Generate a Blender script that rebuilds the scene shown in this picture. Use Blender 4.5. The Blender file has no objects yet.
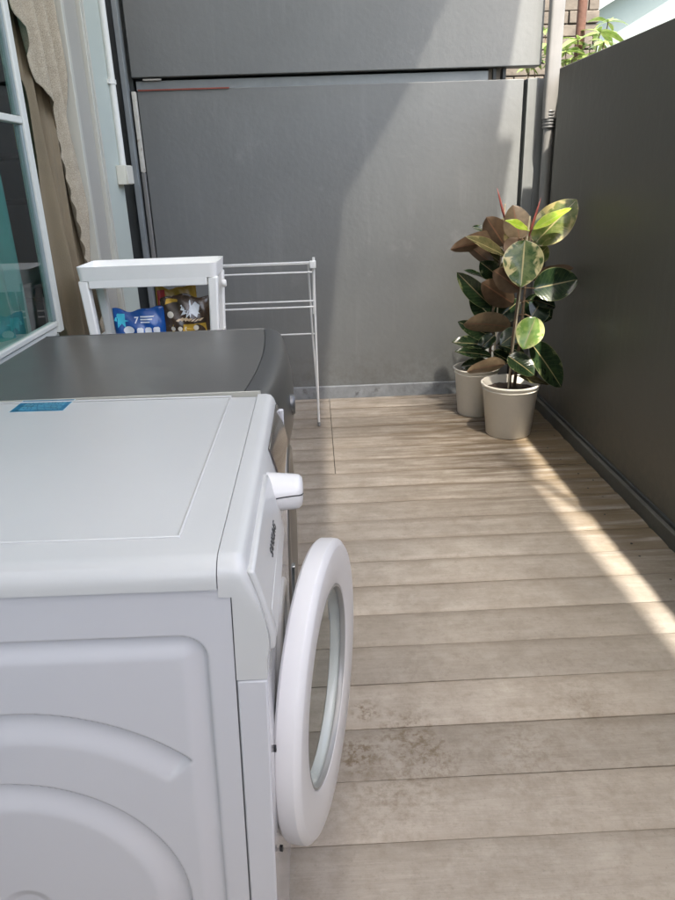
import bpy, bmesh, math, random
from mathutils import Vector, Matrix
R = math.radians
random.seed(7)
S = bpy.context.scene
COL = S.collection

# ------------------------------------------------------------------ helpers
def link(name, bm, mat, parent=None, smooth=False, bevel=0, segs=2, loc=None, auto=None):
    me = bpy.data.meshes.new(name)
    bmesh.ops.recalc_face_normals(bm, faces=bm.faces[:]) if smooth != 'keep' else None
    bm.to_mesh(me); bm.free()
    o = bpy.data.objects.new(name, me); COL.objects.link(o)
    for m in (mat if isinstance(mat, (list, tuple)) else [mat]): me.materials.append(m)
    if smooth:
        for p in me.polygons: p.use_smooth = True
    if bevel:
        b = o.modifiers.new('bevel', 'BEVEL'); b.width = bevel; b.segments = segs
        b.limit_method = 'ANGLE'; b.angle_limit = R(40); b.harden_normals = False
        for p in me.polygons: p.use_smooth = True
        me.set_sharp_from_angle(angle=R(46)) if hasattr(me, 'set_sharp_from_angle') else None
    if auto and hasattr(me, 'set_sharp_from_angle'):
        for p in me.polygons: p.use_smooth = True
        me.set_sharp_from_angle(angle=R(auto))
    if parent: o.parent = parent
    if loc: o.location = loc
    return o
def empty(name, loc=(0, 0, 0), rot=(0, 0, 0)):
    o = bpy.data.objects.new(name, None); COL.objects.link(o)
    o.empty_display_size = .1; o.location = loc; o.rotation_euler = rot
    return o
def tag(o, label=None, cat=None, group=None, kind=None):
    if label: o['label'] = label
    if cat: o['category'] = cat
    if group: o['group'] = group
    if kind: o['kind'] = kind
    return o
def box(bm, x0, x1, y0, y1, z0, z1, mi=0):
    v = [bm.verts.new(p) for p in ((x0,y0,z0),(x1,y0,z0),(x1,y1,z0),(x0,y1,z0),(x0,y0,z1),(x1,y0,z1),(x1,y1,z1),(x0,y1,z1))]
    for f in ((0,3,2,1),(4,5,6,7),(0,1,5,4),(1,2,6,5),(2,3,7,6),(3,0,4,7)):
        fc = bm.faces.new([v[i] for i in f]); fc.material_index = mi
    return bm
def B(*a, **k): return box(bmesh.new(), *a, **k)
def tube(bm, pts, r, seg=10, caps=True):
    pts = [Vector(p) for p in pts]; rings = []
    rr = r if isinstance(r, (list, tuple)) else [r]*len(pts)
    up = None
    for i, p in enumerate(pts):
        d = (pts[min(i+1, len(pts)-1)] - pts[max(i-1, 0)]).normalized()
        if up is None:
            up = d.cross(Vector((0.13, .21, .97)) if abs(d.z) < .9 else Vector((1, .1, 0))).normalized()
        up = (up - d*up.dot(d)).normalized(); w = d.cross(up)
        rings.append([bm.verts.new(p + rr[i]*(math.cos(a)*up + math.sin(a)*w)) for a in [2*math.pi*k/seg for k in range(seg)]])
    for a, b in zip(rings, rings[1:]):
        for k in range(seg): bm.faces.new((a[k], a[(k+1) % seg], b[(k+1) % seg], b[k]))
    if caps: bm.faces.new(rings[0][::-1]); bm.faces.new(rings[-1])
    return bm
def lathe(bm, prof, c=(0,0,0), axis='z', seg=48, closed=False):
    """prof: list of (radius, height along axis)"""
    rings = []
    for r, h in prof:
        ring = []
        for k in range(seg):
            a = 2*math.pi*k/seg; ca, sa = math.cos(a)*r, math.sin(a)*r
            p = {'z': (ca, sa, h), 'x': (h, ca, sa), 'y': (ca, h, sa)}[axis]
            ring.append(bm.verts.new((c[0]+p[0], c[1]+p[1], c[2]+p[2])))
        rings.append(ring)
    pairs = list(zip(rings, rings[1:])) + ([(rings[-1], rings[0])] if closed else [])
    for a, b in pairs:
        for k in range(seg): bm.faces.new((a[k], a[(k+1) % seg], b[(k+1) % seg], b[k]))
    if not closed:
        for ring, fl in ((rings[0], 1), (rings[-1], 0)):
            if (Vector(ring[0].co)-Vector(ring[seg//2].co)).length > 1e-5 and prof[0][0] > 0: pass
    return bm
def cap(bm, r, h, c, axis, seg=48):
    vs = []
    for k in range(seg):
        a = 2*math.pi*k/seg; ca, sa = math.cos(a)*r, math.sin(a)*r
        p = {'z': (ca, sa, h), 'x': (h, ca, sa), 'y': (ca, h, sa)}[axis]
        vs.append(bm.verts.new((c[0]+p[0], c[1]+p[1], c[2]+p[2])))
    bm.faces.new(vs); return bm
def extrude_y(bm, prof, y0, y1, ny=1, bow=None):
    """closed (x,z) profile extruded along y; bow(x, z, t) adds to x"""
    rings = []
    for j in range(ny+1):
        t = j/ny; y = y0+(y1-y0)*t
        rings.append([bm.verts.new((x+(bow(x, z, t) if bow else 0), y, z)) for x, z in prof])
    n = len(prof)
    for a, b in zip(rings, rings[1:]):
        for k in range(n): bm.faces.new((a[k], a[(k+1) % n], b[(k+1) % n], b[k]))
    bm.faces.new(rings[0][::-1]); bm.faces.new(rings[-1]); return bm
def text_mesh(txt, size, extrude=.0004, bold=False):
    cu = bpy.data.curves.new('lettering', 'FONT'); cu.body = txt; cu.size = size; cu.extrude = extrude
    cu.align_x = 'CENTER'; cu.align_y = 'CENTER'
    if bold: cu.offset = size*.02
    o = bpy.data.objects.new('lettering_source', cu); COL.objects.link(o)
    bpy.context.view_layer.update()
    me = bpy.data.meshes.new_from_object(o.evaluated_get(bpy.context.evaluated_depsgraph_get()))
    bm = bmesh.new(); bm.from_mesh(me); bpy.data.objects.remove(o); return bm

# ------------------------------------------------------------------ materials
def M(name, col, rough=.5, metal=0, bump=0, bscale=60, var=0, vscale=4, spec=.5, coat=0, stains=None, trans=0, ior=1.45):
    m = bpy.data.materials.new(name); m.use_nodes = True
    nt = m.node_tree; N = nt.nodes; L = nt.links; b = N['Principled BSDF']
    b.inputs['Roughness'].default_value = rough; b.inputs['Metallic'].default_value = metal
    b.inputs['Base Color'].default_value = (*col, 1); b.inputs['Specular IOR Level'].default_value = spec
    if coat: b.inputs['Coat Weight'].default_value = coat; b.inputs['Coat Roughness'].default_value = .08
    if trans: b.inputs['Transmission Weight'].default_value = trans; b.inputs['IOR'].default_value = ior
    tc = N.new('ShaderNodeTexCoord')
    if var or stains:
        nz = N.new('ShaderNodeTexNoise'); nz.inputs['Scale'].default_value = vscale; nz.inputs['Detail'].default_value = 6
        nz.inputs['Roughness'].default_value = .62
        L.new(tc.outputs['Object'], nz.inputs['Vector'])
        mr = N.new('ShaderNodeMapRange'); mr.inputs[1].default_value = .3; mr.inputs[2].default_value = .7
        mr.inputs[3].default_value = 1-var; mr.inputs[4].default_value = 1+var
        L.new(nz.outputs['Fac'], mr.inputs[0])
        mx = N.new('ShaderNodeVectorMath'); mx.operation = 'SCALE'; mx.inputs[0].default_value = col
        L.new(mr.outputs[0], mx.inputs['Scale']); out = mx.outputs[0]
        if stains:
            n2 = N.new('ShaderNodeTexNoise'); n2.inputs['Scale'].default_value = stains[1]; n2.inputs['Detail'].default_value = 8
            n2.inputs['Roughness'].default_value = .7
            L.new(tc.outputs['Object'], n2.inputs['Vector'])
            r2 = N.new('ShaderNodeMapRange'); r2.inputs[1].default_value = stains[2]; r2.inputs[2].default_value = stains[2]+.14
            L.new(n2.outputs['Fac'], r2.inputs[0])
            mm = N.new('ShaderNodeMix'); mm.data_type = 'RGBA'; mm.inputs[7].default_value = (*stains[0], 1)
            L.new(r2.outputs[0], mm.inputs[0]); L.new(out, mm.inputs[6]); out = mm.outputs[2]
        L.new(out, b.inputs['Base Color'])
        rr = N.new('ShaderNodeMapRange'); rr.inputs[3].default_value = max(.02, rough-.08); rr.inputs[4].default_value = min(1, rough+.1)
        L.new(nz.outputs['Fac'], rr.inputs[0]); L.new(rr.outputs[0], b.inputs['Roughness'])
    if bump:
        nb = N.new('ShaderNodeTexNoise'); nb.inputs['Scale'].default_value = bscale; nb.inputs['Detail'].default_value = 5
        L.new(tc.outputs['Object'], nb.inputs['Vector'])
        bp = N.new('ShaderNodeBump'); bp.inputs['Strength'].default_value = bump; bp.inputs['Distance'].default_value = .01
        L.new(nb.outputs['Fac'], bp.inputs['Height']); L.new(bp.outputs[0], b.inputs['Normal'])
    return m

white_enamel = M('white_enamel', (.565, .565, .59), .17, coat=.4, bump=.006, bscale=9, var=.015, vscale=3)
white_plastic = M('white_plastic', (.68, .67, .665), .24, var=.02, vscale=6)
ring_plastic = M('ring_plastic', (.70, .69, .69), .34)
lid_plastic = M('lid_plastic', (.56, .56, .55), .30, bump=.015, bscale=260, var=.02, vscale=3)
steel_paint = M('steel_paint', (.20, .195, .185), .30, metal=.55, bump=.006, bscale=6, var=.03, vscale=4)
steel_dark = M('steel_dark', (.12, .12, .118), .30, metal=.5)
chrome = M('chrome', (.75, .76, .76), .16, metal=1)
black_plastic = M('black_plastic', (.012, .013, .015), .3)
dark_seam = M('dark_seam', (.12, .12, .125), .7)
door_glass = M('door_glass', (.88, .92, .92), .03, trans=1, ior=1.45)
rubber = M('rubber', (.16, .165, .17), .55)
drum_steel = M('drum_steel', (.5, .5, .5), .3, metal=1)
trolley_plastic = M('trolley_plastic', (.88, .87, .83), .42, var=.03, vscale=8)
rack_metal = M('rack_metal', (.78, .79, .78), .35, var=.04, vscale=30)
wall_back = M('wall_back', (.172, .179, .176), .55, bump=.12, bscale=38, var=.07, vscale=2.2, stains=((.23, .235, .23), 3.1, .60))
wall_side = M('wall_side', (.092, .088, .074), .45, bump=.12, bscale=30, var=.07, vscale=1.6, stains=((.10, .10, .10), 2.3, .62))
light_block_m = M('light_block_m', (.30, .30, .29), .7, bump=.1, bscale=30, var=.06)
wall_trim = M('wall_trim', (.24, .26, .265), .6, bump=.1, bscale=40, var=.1, vscale=9)
wall_dark = M('wall_dark', (.045, .05, .05), .7, bump=.2, bscale=30, var=.2, vscale=8)
kerb_m = M('kerb_m', (.22, .235, .25), .8, bump=.3, bscale=45, var=.22, vscale=12, stains=((.10, .10, .105), 14, .58))
skirt_m = M('skirt_m', (.095, .092, .08), .7, bump=.15, bscale=50, var=.15, vscale=8)
rust_white = M('rust_white', (.62, .60, .54), .6, bump=.3, bscale=40, var=.1, vscale=20, stains=((.25, .17, .11), 30, .56))
red_strip_m = M('red_strip_m', (.27, .07, .05), .6, var=.2, vscale=20)
pipe_m = M('pipe_m', (.21, .205, .195), .45, var=.08, vscale=9)
house_paint = M('house_paint', (.46, .505, .455), .6, bump=.05, bscale=50, var=.04, vscale=3)
frame_paint = M('frame_paint', (.48, .47, .41), .4, var=.04, vscale=5)
frame_grey = M('frame_grey', (.365, .35, .31), .45, var=.04, vscale=5)
sash_paint = M('sash_paint', (.66, .665, .61), .38, var=.03, vscale=8)
conduit_m = M('conduit_m', (.66, .66, .62), .45)
cream_plastic = M('cream_plastic', (.62, .60, .52), .45, var=.04, vscale=20)
window_glass = M('window_glass', (.70, .84, .82), .01, trans=1, ior=1.5)
brown_fabric = M('brown_fabric', (.20, .155, .095), .85, bump=.25, bscale=420, var=.06, vscale=9)
teal_fabric = M('teal_fabric', (.055, .25, .22), .8, bump=.2, bscale=300, var=.1, vscale=7)
room_m = M('room_m', (.10, .13, .13), .8, var=.1, vscale=2)
yellow_m = M('yellow_m', (.62, .38, .03), .5)
pot_m = M('pot_m', (.70, .665, .58), .42, bump=.03, bscale=60, var=.04, vscale=8)
soil_m = M('soil_m', (.045, .03, .022), .95, bump=.9, bscale=90, var=.4, vscale=60)
stem_m = M('stem_m', (.16, .11, .07), .7, bump=.4, bscale=120, var=.2, vscale=40)
stake_m = M('stake_m', (.55, .47, .33), .7, var=.12, vscale=50)
sheath_m = M('sheath_m', (.36, .10, .08), .4)
def roof_mat(name, tval, clear=0):
    m = bpy.data.materials.new(name); m.use_nodes = True
    nt = m.node_tree; b = nt.nodes['Principled BSDF']; b.inputs['Base Color'].default_value = (.55, .56, .56, 1); b.inputs['Roughness'].default_value = .4
    tr = nt.nodes.new('ShaderNodeBsdfTranslucent'); tr.inputs['Color'].default_value = (.80, .80, .78, 1)
    ms = nt.nodes.new('ShaderNodeMixShader'); ms.inputs[0].default_value = tval
    nt.links.new(b.outputs[0], ms.inputs[1]); nt.links.new(tr.outputs[0], ms.inputs[2])
    tp = nt.nodes.new('ShaderNodeBsdfTransparent'); m2 = nt.nodes.new('ShaderNodeMixShader'); m2.inputs[0].default_value = clear
    if clear:    # clearness made patchy, dropping towards the near end to dim the deck there
        tc = nt.nodes.new('ShaderNodeTexCoord'); nz = nt.nodes.new('ShaderNodeTexNoise'); nz.inputs['Scale'].default_value = 1.6; nz.inputs['Detail'].default_value = 3
        nt.links.new(tc.outputs['Object'], nz.inputs['Vector']); a_ = nt.nodes.new('ShaderNodeMapRange'); a_.inputs[1].default_value = .3; a_.inputs[2].default_value = .7; a_.inputs[3].default_value = .72; a_.inputs[4].default_value = 1.2
        nt.links.new(nz.outputs['Fac'], a_.inputs[0]); sp = nt.nodes.new('ShaderNodeSeparateXYZ'); nt.links.new(tc.outputs['Object'], sp.inputs[0])
        c_ = nt.nodes.new('ShaderNodeMapRange'); c_.inputs[1].default_value = -2.6; c_.inputs[2].default_value = -.6; c_.inputs[3].default_value = clear*.42; c_.inputs[4].default_value = clear
        nt.links.new(sp.outputs[1], c_.inputs[0]); mu = nt.nodes.new('ShaderNodeMath'); mu.operation = 'MULTIPLY'; nt.links.new(a_.outputs[0], mu.inputs[0]); nt.links.new(c_.outputs[0], mu.inputs[1]); nt.links.new(mu.outputs[0], m2.inputs[0])
    nt.links.new(ms.outputs[0], m2.inputs[1]); nt.links.new(tp.outputs[0], m2.inputs[2]); nt.links.new(m2.outputs[0], nt.nodes['Material Output'].inputs['Surface'])
    return m
roof_m = roof_mat('milky_roof_sheet', .5, .47); roof_grey_m = roof_mat('grey_roof_sheet', .42)
ground_m = M('ground_m', (.20, .195, .18), .9, bump=.3, bscale=12, var=.15, vscale=1.5)
aqua_wall = M('aqua_wall', (.27, .335, .315), .7, bump=.1, bscale=20, var=.05, vscale=1)
ledge_m = M('ledge_m', (.42, .48, .46), .6, var=.05)
old_brick = M('old_brick', (.13, .112, .09), .9, bump=.6, bscale=18, var=.3, vscale=9)
rust_pole = M('rust_pole', (.11, .052, .035), .8, bump=.3, bscale=50, var=.25, vscale=14)
screw_m = M('screw_m', (.02, .02, .02), .5)

def clear_glass(name, tint, refl=1.0):
    m = bpy.data.materials.new(name); m.use_nodes = True; nt = m.node_tree; N = nt.nodes; L = nt.links
    N.remove(N['Principled BSDF'])
    t = N.new('ShaderNodeBsdfTransparent'); t.inputs[0].default_value = (*tint, 1)
    g = N.new('ShaderNodeBsdfGlossy'); g.inputs['Roughness'].default_value = .015; g.inputs[0].default_value = (1, 1, 1, 1)
    f = N.new('ShaderNodeFresnel'); f.inputs[0].default_value = 1.5
    k = N.new('ShaderNodeMath'); k.operation = 'MULTIPLY'; L.new(f.outputs[0], k.inputs[0]); ge = N.new('ShaderNodeNewGeometry'); iv = N.new('ShaderNodeMath'); iv.operation = 'MULTIPLY_ADD'; iv.inputs[1].default_value = -refl; iv.inputs[2].default_value = refl; L.new(ge.outputs['Backfacing'], iv.inputs[0]); L.new(iv.outputs[0], k.inputs[1])
    x = N.new('ShaderNodeMixShader'); L.new(k.outputs[0], x.inputs[0]); L.new(t.outputs[0], x.inputs[1]); L.new(g.outputs[0], x.inputs[2])
    L.new(x.outputs[0], N['Material Output'].inputs['Surface']); return m
door_glass = clear_glass('door_glass', (.93, .95, .94), .9); window_glass = clear_glass('window_glass', (.82, .90, .88), 1.0)

def lace_mat():
    m = M('lace_fabric', (.5, .46, .38), .9, bump=.1, bscale=200)
    nt = m.node_tree; N = nt.nodes; L = nt.links; b = N['Principled BSDF']
    tc = N.new('ShaderNodeTexCoord')
    v = N.new('ShaderNodeTexVoronoi'); v.inputs['Scale'].default_value = 210; v.feature = 'DISTANCE_TO_EDGE'
    w = N.new('ShaderNodeTexNoise'); w.inputs['Scale'].default_value = 34; w.inputs['Detail'].default_value = 5
    L.new(tc.outputs['Object'], v.inputs['Vector']); L.new(tc.outputs['Object'], w.inputs['Vector'])
    r1 = N.new('ShaderNodeMapRange'); r1.inputs[1].default_value = .02; r1.inputs[2].default_value = .16
    L.new(v.outputs['Distance'], r1.inputs[0])
    ad = N.new('ShaderNodeMath'); ad.operation = 'MULTIPLY'; L.new(r1.outputs[0], ad.inputs[0]); L.new(w.outputs['Fac'], ad.inputs[1])
    cr = N.new('ShaderNodeMapRange'); cr.inputs[1].default_value = .1; cr.inputs[2].default_value = .6; cr.inputs[3].default_value = 1.0; cr.inputs[4].default_value = .86
    L.new(ad.outputs[0], cr.inputs[0]); L.new(cr.outputs[0], b.inputs['Alpha'])
    mx = N.new('ShaderNodeMix'); mx.data_type = 'RGBA'; mx.inputs[6].default_value = (.46, .395, .295, 1); mx.inputs[7].default_value = (.27, .225, .16, 1)
    L.new(ad.outputs[0], mx.inputs[0]); L.new(mx.outputs[2], b.inputs['Base Color'])
    b.inputs['Subsurface Weight'].default_value = .0
    return m
lace_fabric = lace_mat()

def deck_mat():
    m = bpy.data.materials.new('weathered_deck'); m.use_nodes = True
    nt = m.node_tree; N = nt.nodes; L = nt.links; b = N['Principled BSDF']
    def math_(op, a, b_=None, clamp=False):
        n = N.new('ShaderNodeMath'); n.operation = op; n.use_clamp = clamp
        for i, v in enumerate((a, b_)):
            if v is None: continue
            if hasattr(v, 'links'): L.new(v, n.inputs[i])
            else: n.inputs[i].default_value = v
        return n.outputs[0]
    def noise(scale, vec, detail=6, rough=.6, dist=0):
        n = N.new('ShaderNodeTexNoise'); n.inputs['Scale'].default_value = scale; n.inputs['Detail'].default_value = detail
        n.inputs['Roughness'].default_value = rough; n.inputs['Distortion'].default_value = dist; L.new(vec, n.inputs['Vector']); return n.outputs['Fac']
    def mapr(v, a, b_, c, d):
        n = N.new('ShaderNodeMapRange'); n.inputs[1].default_value = a; n.inputs[2].default_value = b_
        n.inputs[3].default_value = c; n.inputs[4].default_value = d; L.new(v, n.inputs[0]); return n.outputs[0]
    def mix(f, a, c, mode='MIX'):
        n = N.new('ShaderNodeMix'); n.data_type = 'RGBA'; n.blend_type = mode
        L.new(f, n.inputs[0]) if hasattr(f, 'links') else setattr(n.inputs[0], 'default_value', f)
        for i, v in ((6, a), (7, c)):
            if hasattr(v, 'links'): L.new(v, n.inputs[i])
            else: n.inputs[i].default_value = (*v, 1)
        return n.outputs[2]
    tc = N.new('ShaderNodeTexCoord'); P = tc.outputs['Object']
    at = N.new('ShaderNodeAttribute'); at.attribute_name = 'plank'; at.attribute_type = 'GEOMETRY'
    pl = at.outputs['Fac']
    sep = N.new('ShaderNodeSeparateXYZ'); L.new(P, sep.inputs[0])
    cmb = N.new('ShaderNodeCombineXYZ')      # stretched along the plank, shifted per plank
    L.new(math_('ADD', sep.outputs[0], math_('MULTIPLY', pl, 37.0)), cmb.inputs[0])
    L.new(math_('MULTIPLY', sep.outputs[1], 9.0), cmb.inputs[1]); L.new(sep.outputs[2], cmb.inputs[2])
    g1 = noise(4.0, cmb.outputs[0], 7, .62, .6); g2 = noise(16.0, cmb.outputs[0], 5, .6, .3)
    big = noise(1.7, P, 5, .6); fine = noise(60, P, 4, .6)
    mid = noise(7.0, P, 8, .72, .2)
    base = mix(mapr(g1, .3, .7, 0, 1), (.455, .408, .355), (.37, .329, .283))
    base = mix(mapr(g2, .35, .75, 0, .16), base, (.62, .57, .50))
    pv = N.new('ShaderNodeVectorMath'); pv.operation = 'ADD'; L.new(P, pv.inputs[0]); po = N.new('ShaderNodeCombineXYZ'); L.new(math_('MULTIPLY', pl, 3.7), po.inputs[0]); L.new(po.outputs[0], pv.inputs[1]); PP = pv.outputs[0]
    base = mix(mapr(noise(9, PP, 9, .76, .1), .44, .66, 0, .62), base, (.285, .245, .20))
    base = mix(mapr(noise(5, PP, 8, .7, .1), .50, .72, 0, .50), base, (.60, .56, .50))
    base = mix(mapr(noise(120, PP, 3, .6), .60, .74, 0, .35), base, (.21, .18, .15))
    base = mix(mapr(noise(26, PP, 7, .74), .52, .68, 0, .42), base, (.26, .22, .175))
    base = mix(mapr(noise(13, P, 6, .7), .58, .74, 0, .45), base, (.58, .54, .48))
    base = mix(mapr(big, .52, .68, 0, .45), base, (.30, .262, .22))
    base = mix(mapr(fine, .62, .8, 0, .30), base, (.14, .115, .09))
    # shading of the cupped planks, painted as darker bands along their edges
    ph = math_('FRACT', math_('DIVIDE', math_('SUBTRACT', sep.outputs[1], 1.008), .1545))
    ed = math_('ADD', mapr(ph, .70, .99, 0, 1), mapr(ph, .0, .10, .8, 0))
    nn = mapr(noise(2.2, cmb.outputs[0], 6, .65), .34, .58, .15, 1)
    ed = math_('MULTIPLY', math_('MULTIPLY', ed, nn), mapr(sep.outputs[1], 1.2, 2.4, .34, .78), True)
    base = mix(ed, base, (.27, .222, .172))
    # per plank tone
    h = N.new('ShaderNodeTexWhiteNoise'); h.noise_dimensions = '1D'; L.new(pl, h.inputs['W'])
    tone = mapr(h.outputs['Value'], 0, 1, .62, .80)
    sc = N.new('ShaderNodeVectorMath'); sc.operation = 'SCALE'; L.new(base, sc.inputs[0]); L.new(tone, sc.inputs['Scale']); base = sc.outputs[0]
    # shade beside the planters and along the side wall, painted into the colour
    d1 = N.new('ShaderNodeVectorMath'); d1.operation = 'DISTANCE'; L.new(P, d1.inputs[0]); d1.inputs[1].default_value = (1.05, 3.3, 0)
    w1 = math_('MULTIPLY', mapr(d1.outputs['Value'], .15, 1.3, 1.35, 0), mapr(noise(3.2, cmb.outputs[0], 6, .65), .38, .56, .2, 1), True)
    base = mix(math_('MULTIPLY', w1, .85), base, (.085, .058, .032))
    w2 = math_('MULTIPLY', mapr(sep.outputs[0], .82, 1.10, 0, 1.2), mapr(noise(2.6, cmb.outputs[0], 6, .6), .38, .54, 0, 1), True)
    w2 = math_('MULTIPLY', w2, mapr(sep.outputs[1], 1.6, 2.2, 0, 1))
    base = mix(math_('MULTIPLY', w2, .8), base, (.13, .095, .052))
    # muddy marks in the foreground
    for c, rr, st in (((.075, 1.372, 0), .030, 1.1), ((.045, 1.236, 0), .045, 1.25), ((.17, 1.30, 0), .07, .75), ((.215, 1.222, 0), .06, .7), ((.12, 1.15, 0), .13, .45), ((.42, 1.22, 0), .11, .4), ((.62, 1.36, 0), .10, .35)):
        dn = N.new('ShaderNodeVectorMath'); dn.operation = 'DISTANCE'; L.new(P, dn.inputs[0]); dn.inputs[1].default_value = c
        f = math_('MULTIPLY', mapr(dn.outputs['Value'], rr*.2, rr*1.5, st*1.3, 0), mapr(noise(48, P, 6, .72, .15), .46, .62, 0, 1), True)
        base = mix(math_('MULTIPLY', f, .8), base, (.12, .085, .050))
    L.new(base, b.inputs['Base Color'])
    L.new(mapr(g1, .2, .8, .50, .72), b.inputs['Roughness']); b.inputs['Specular IOR Level'].default_value = .35
    bp = N.new('ShaderNodeBump'); bp.inputs['Strength'].default_value = .35; bp.inputs['Distance'].default_value = .003
    L.new(math_('ADD', math_('ADD', g2, math_('MULTIPLY', mid, .8)), math_('MULTIPLY', fine, .4)), bp.inputs['Height']); L.new(bp.outputs[0], b.inputs['Normal'])
    return m
def weather(m, streak, amt, scale=(26, 26, 1.3), base_dirt=None):
    nt = m.node_tree; N = nt.nodes; L = nt.links; b = N['Principled BSDF']
    src = b.inputs['Base Color'].links[0].from_socket
    tc = N.new('ShaderNodeTexCoord'); mp = N.new('ShaderNodeMapping'); mp.inputs['Scale'].default_value = scale; L.new(tc.outputs['Object'], mp.inputs[0])
    nz = N.new('ShaderNodeTexNoise'); nz.inputs['Scale'].default_value = 1; nz.inputs['Detail'].default_value = 5; nz.inputs['Roughness'].default_value = .65; L.new(mp.outputs[0], nz.inputs['Vector'])
    r = N.new('ShaderNodeMapRange'); r.inputs[1].default_value = .52; r.inputs[2].default_value = .75; r.inputs[4].default_value = amt; L.new(nz.outputs['Fac'], r.inputs[0])
    n2 = N.new('ShaderNodeTexNoise'); n2.inputs['Scale'].default_value = 2.3; L.new(tc.outputs['Object'], n2.inputs['Vector'])
    r2 = N.new('ShaderNodeMapRange'); r2.inputs[1].default_value = .42; r2.inputs[2].default_value = .6; L.new(n2.outputs['Fac'], r2.inputs[0])
    k = N.new('ShaderNodeMath'); k.operation = 'MULTIPLY'; L.new(r.outputs[0], k.inputs[0]); L.new(r2.outputs[0], k.inputs[1])
    mx = N.new('ShaderNodeMix'); mx.data_type = 'RGBA'; mx.inputs[7].default_value = (*streak, 1); L.new(k.outputs[0], mx.inputs[0]); L.new(src, mx.inputs[6]); out = mx.outputs[2]
    if base_dirt:   # splash dirt along the foot of the wall
        sp = N.new('ShaderNodeSeparateXYZ'); L.new(tc.outputs['Object'], sp.inputs[0])
        zr = N.new('ShaderNodeMapRange'); zr.inputs[1].default_value = .05; zr.inputs[2].default_value = .34; zr.inputs[3].default_value = .7; zr.inputs[4].default_value = 0; L.new(sp.outputs[2], zr.inputs[0])
        n3 = N.new('ShaderNodeTexNoise'); n3.inputs['Scale'].default_value = 22; n3.inputs['Detail'].default_value = 7; n3.inputs['Roughness'].default_value = .7; L.new(tc.outputs['Object'], n3.inputs['Vector'])
        r3 = N.new('ShaderNodeMapRange'); r3.inputs[1].default_value = .42; r3.inputs[2].default_value = .66; L.new(n3.outputs['Fac'], r3.inputs[0])
        k3 = N.new('ShaderNodeMath'); k3.operation = 'MULTIPLY'; L.new(zr.outputs[0], k3.inputs[0]); L.new(r3.outputs[0], k3.inputs[1])
        m3 = N.new('ShaderNodeMix'); m3.data_type = 'RGBA'; m3.inputs[7].default_value = (*base_dirt, 1); L.new(k3.outputs[0], m3.inputs[0]); L.new(out, m3.inputs[6]); out = m3.outputs[2]
    L.new(out, b.inputs['Base Color'])
weather(wall_back, (.235, .24, .235), .45, base_dirt=(.115, .11, .10))
weather(wall_side, (.125, .118, .10), .5, base_dirt=(.14, .12, .095))
weather(pipe_m, (.13, .12, .105), .6)
weather(pot_m, (.46, .41, .33), .15, (30, 30, 4))
deck_m = deck_mat()

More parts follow.
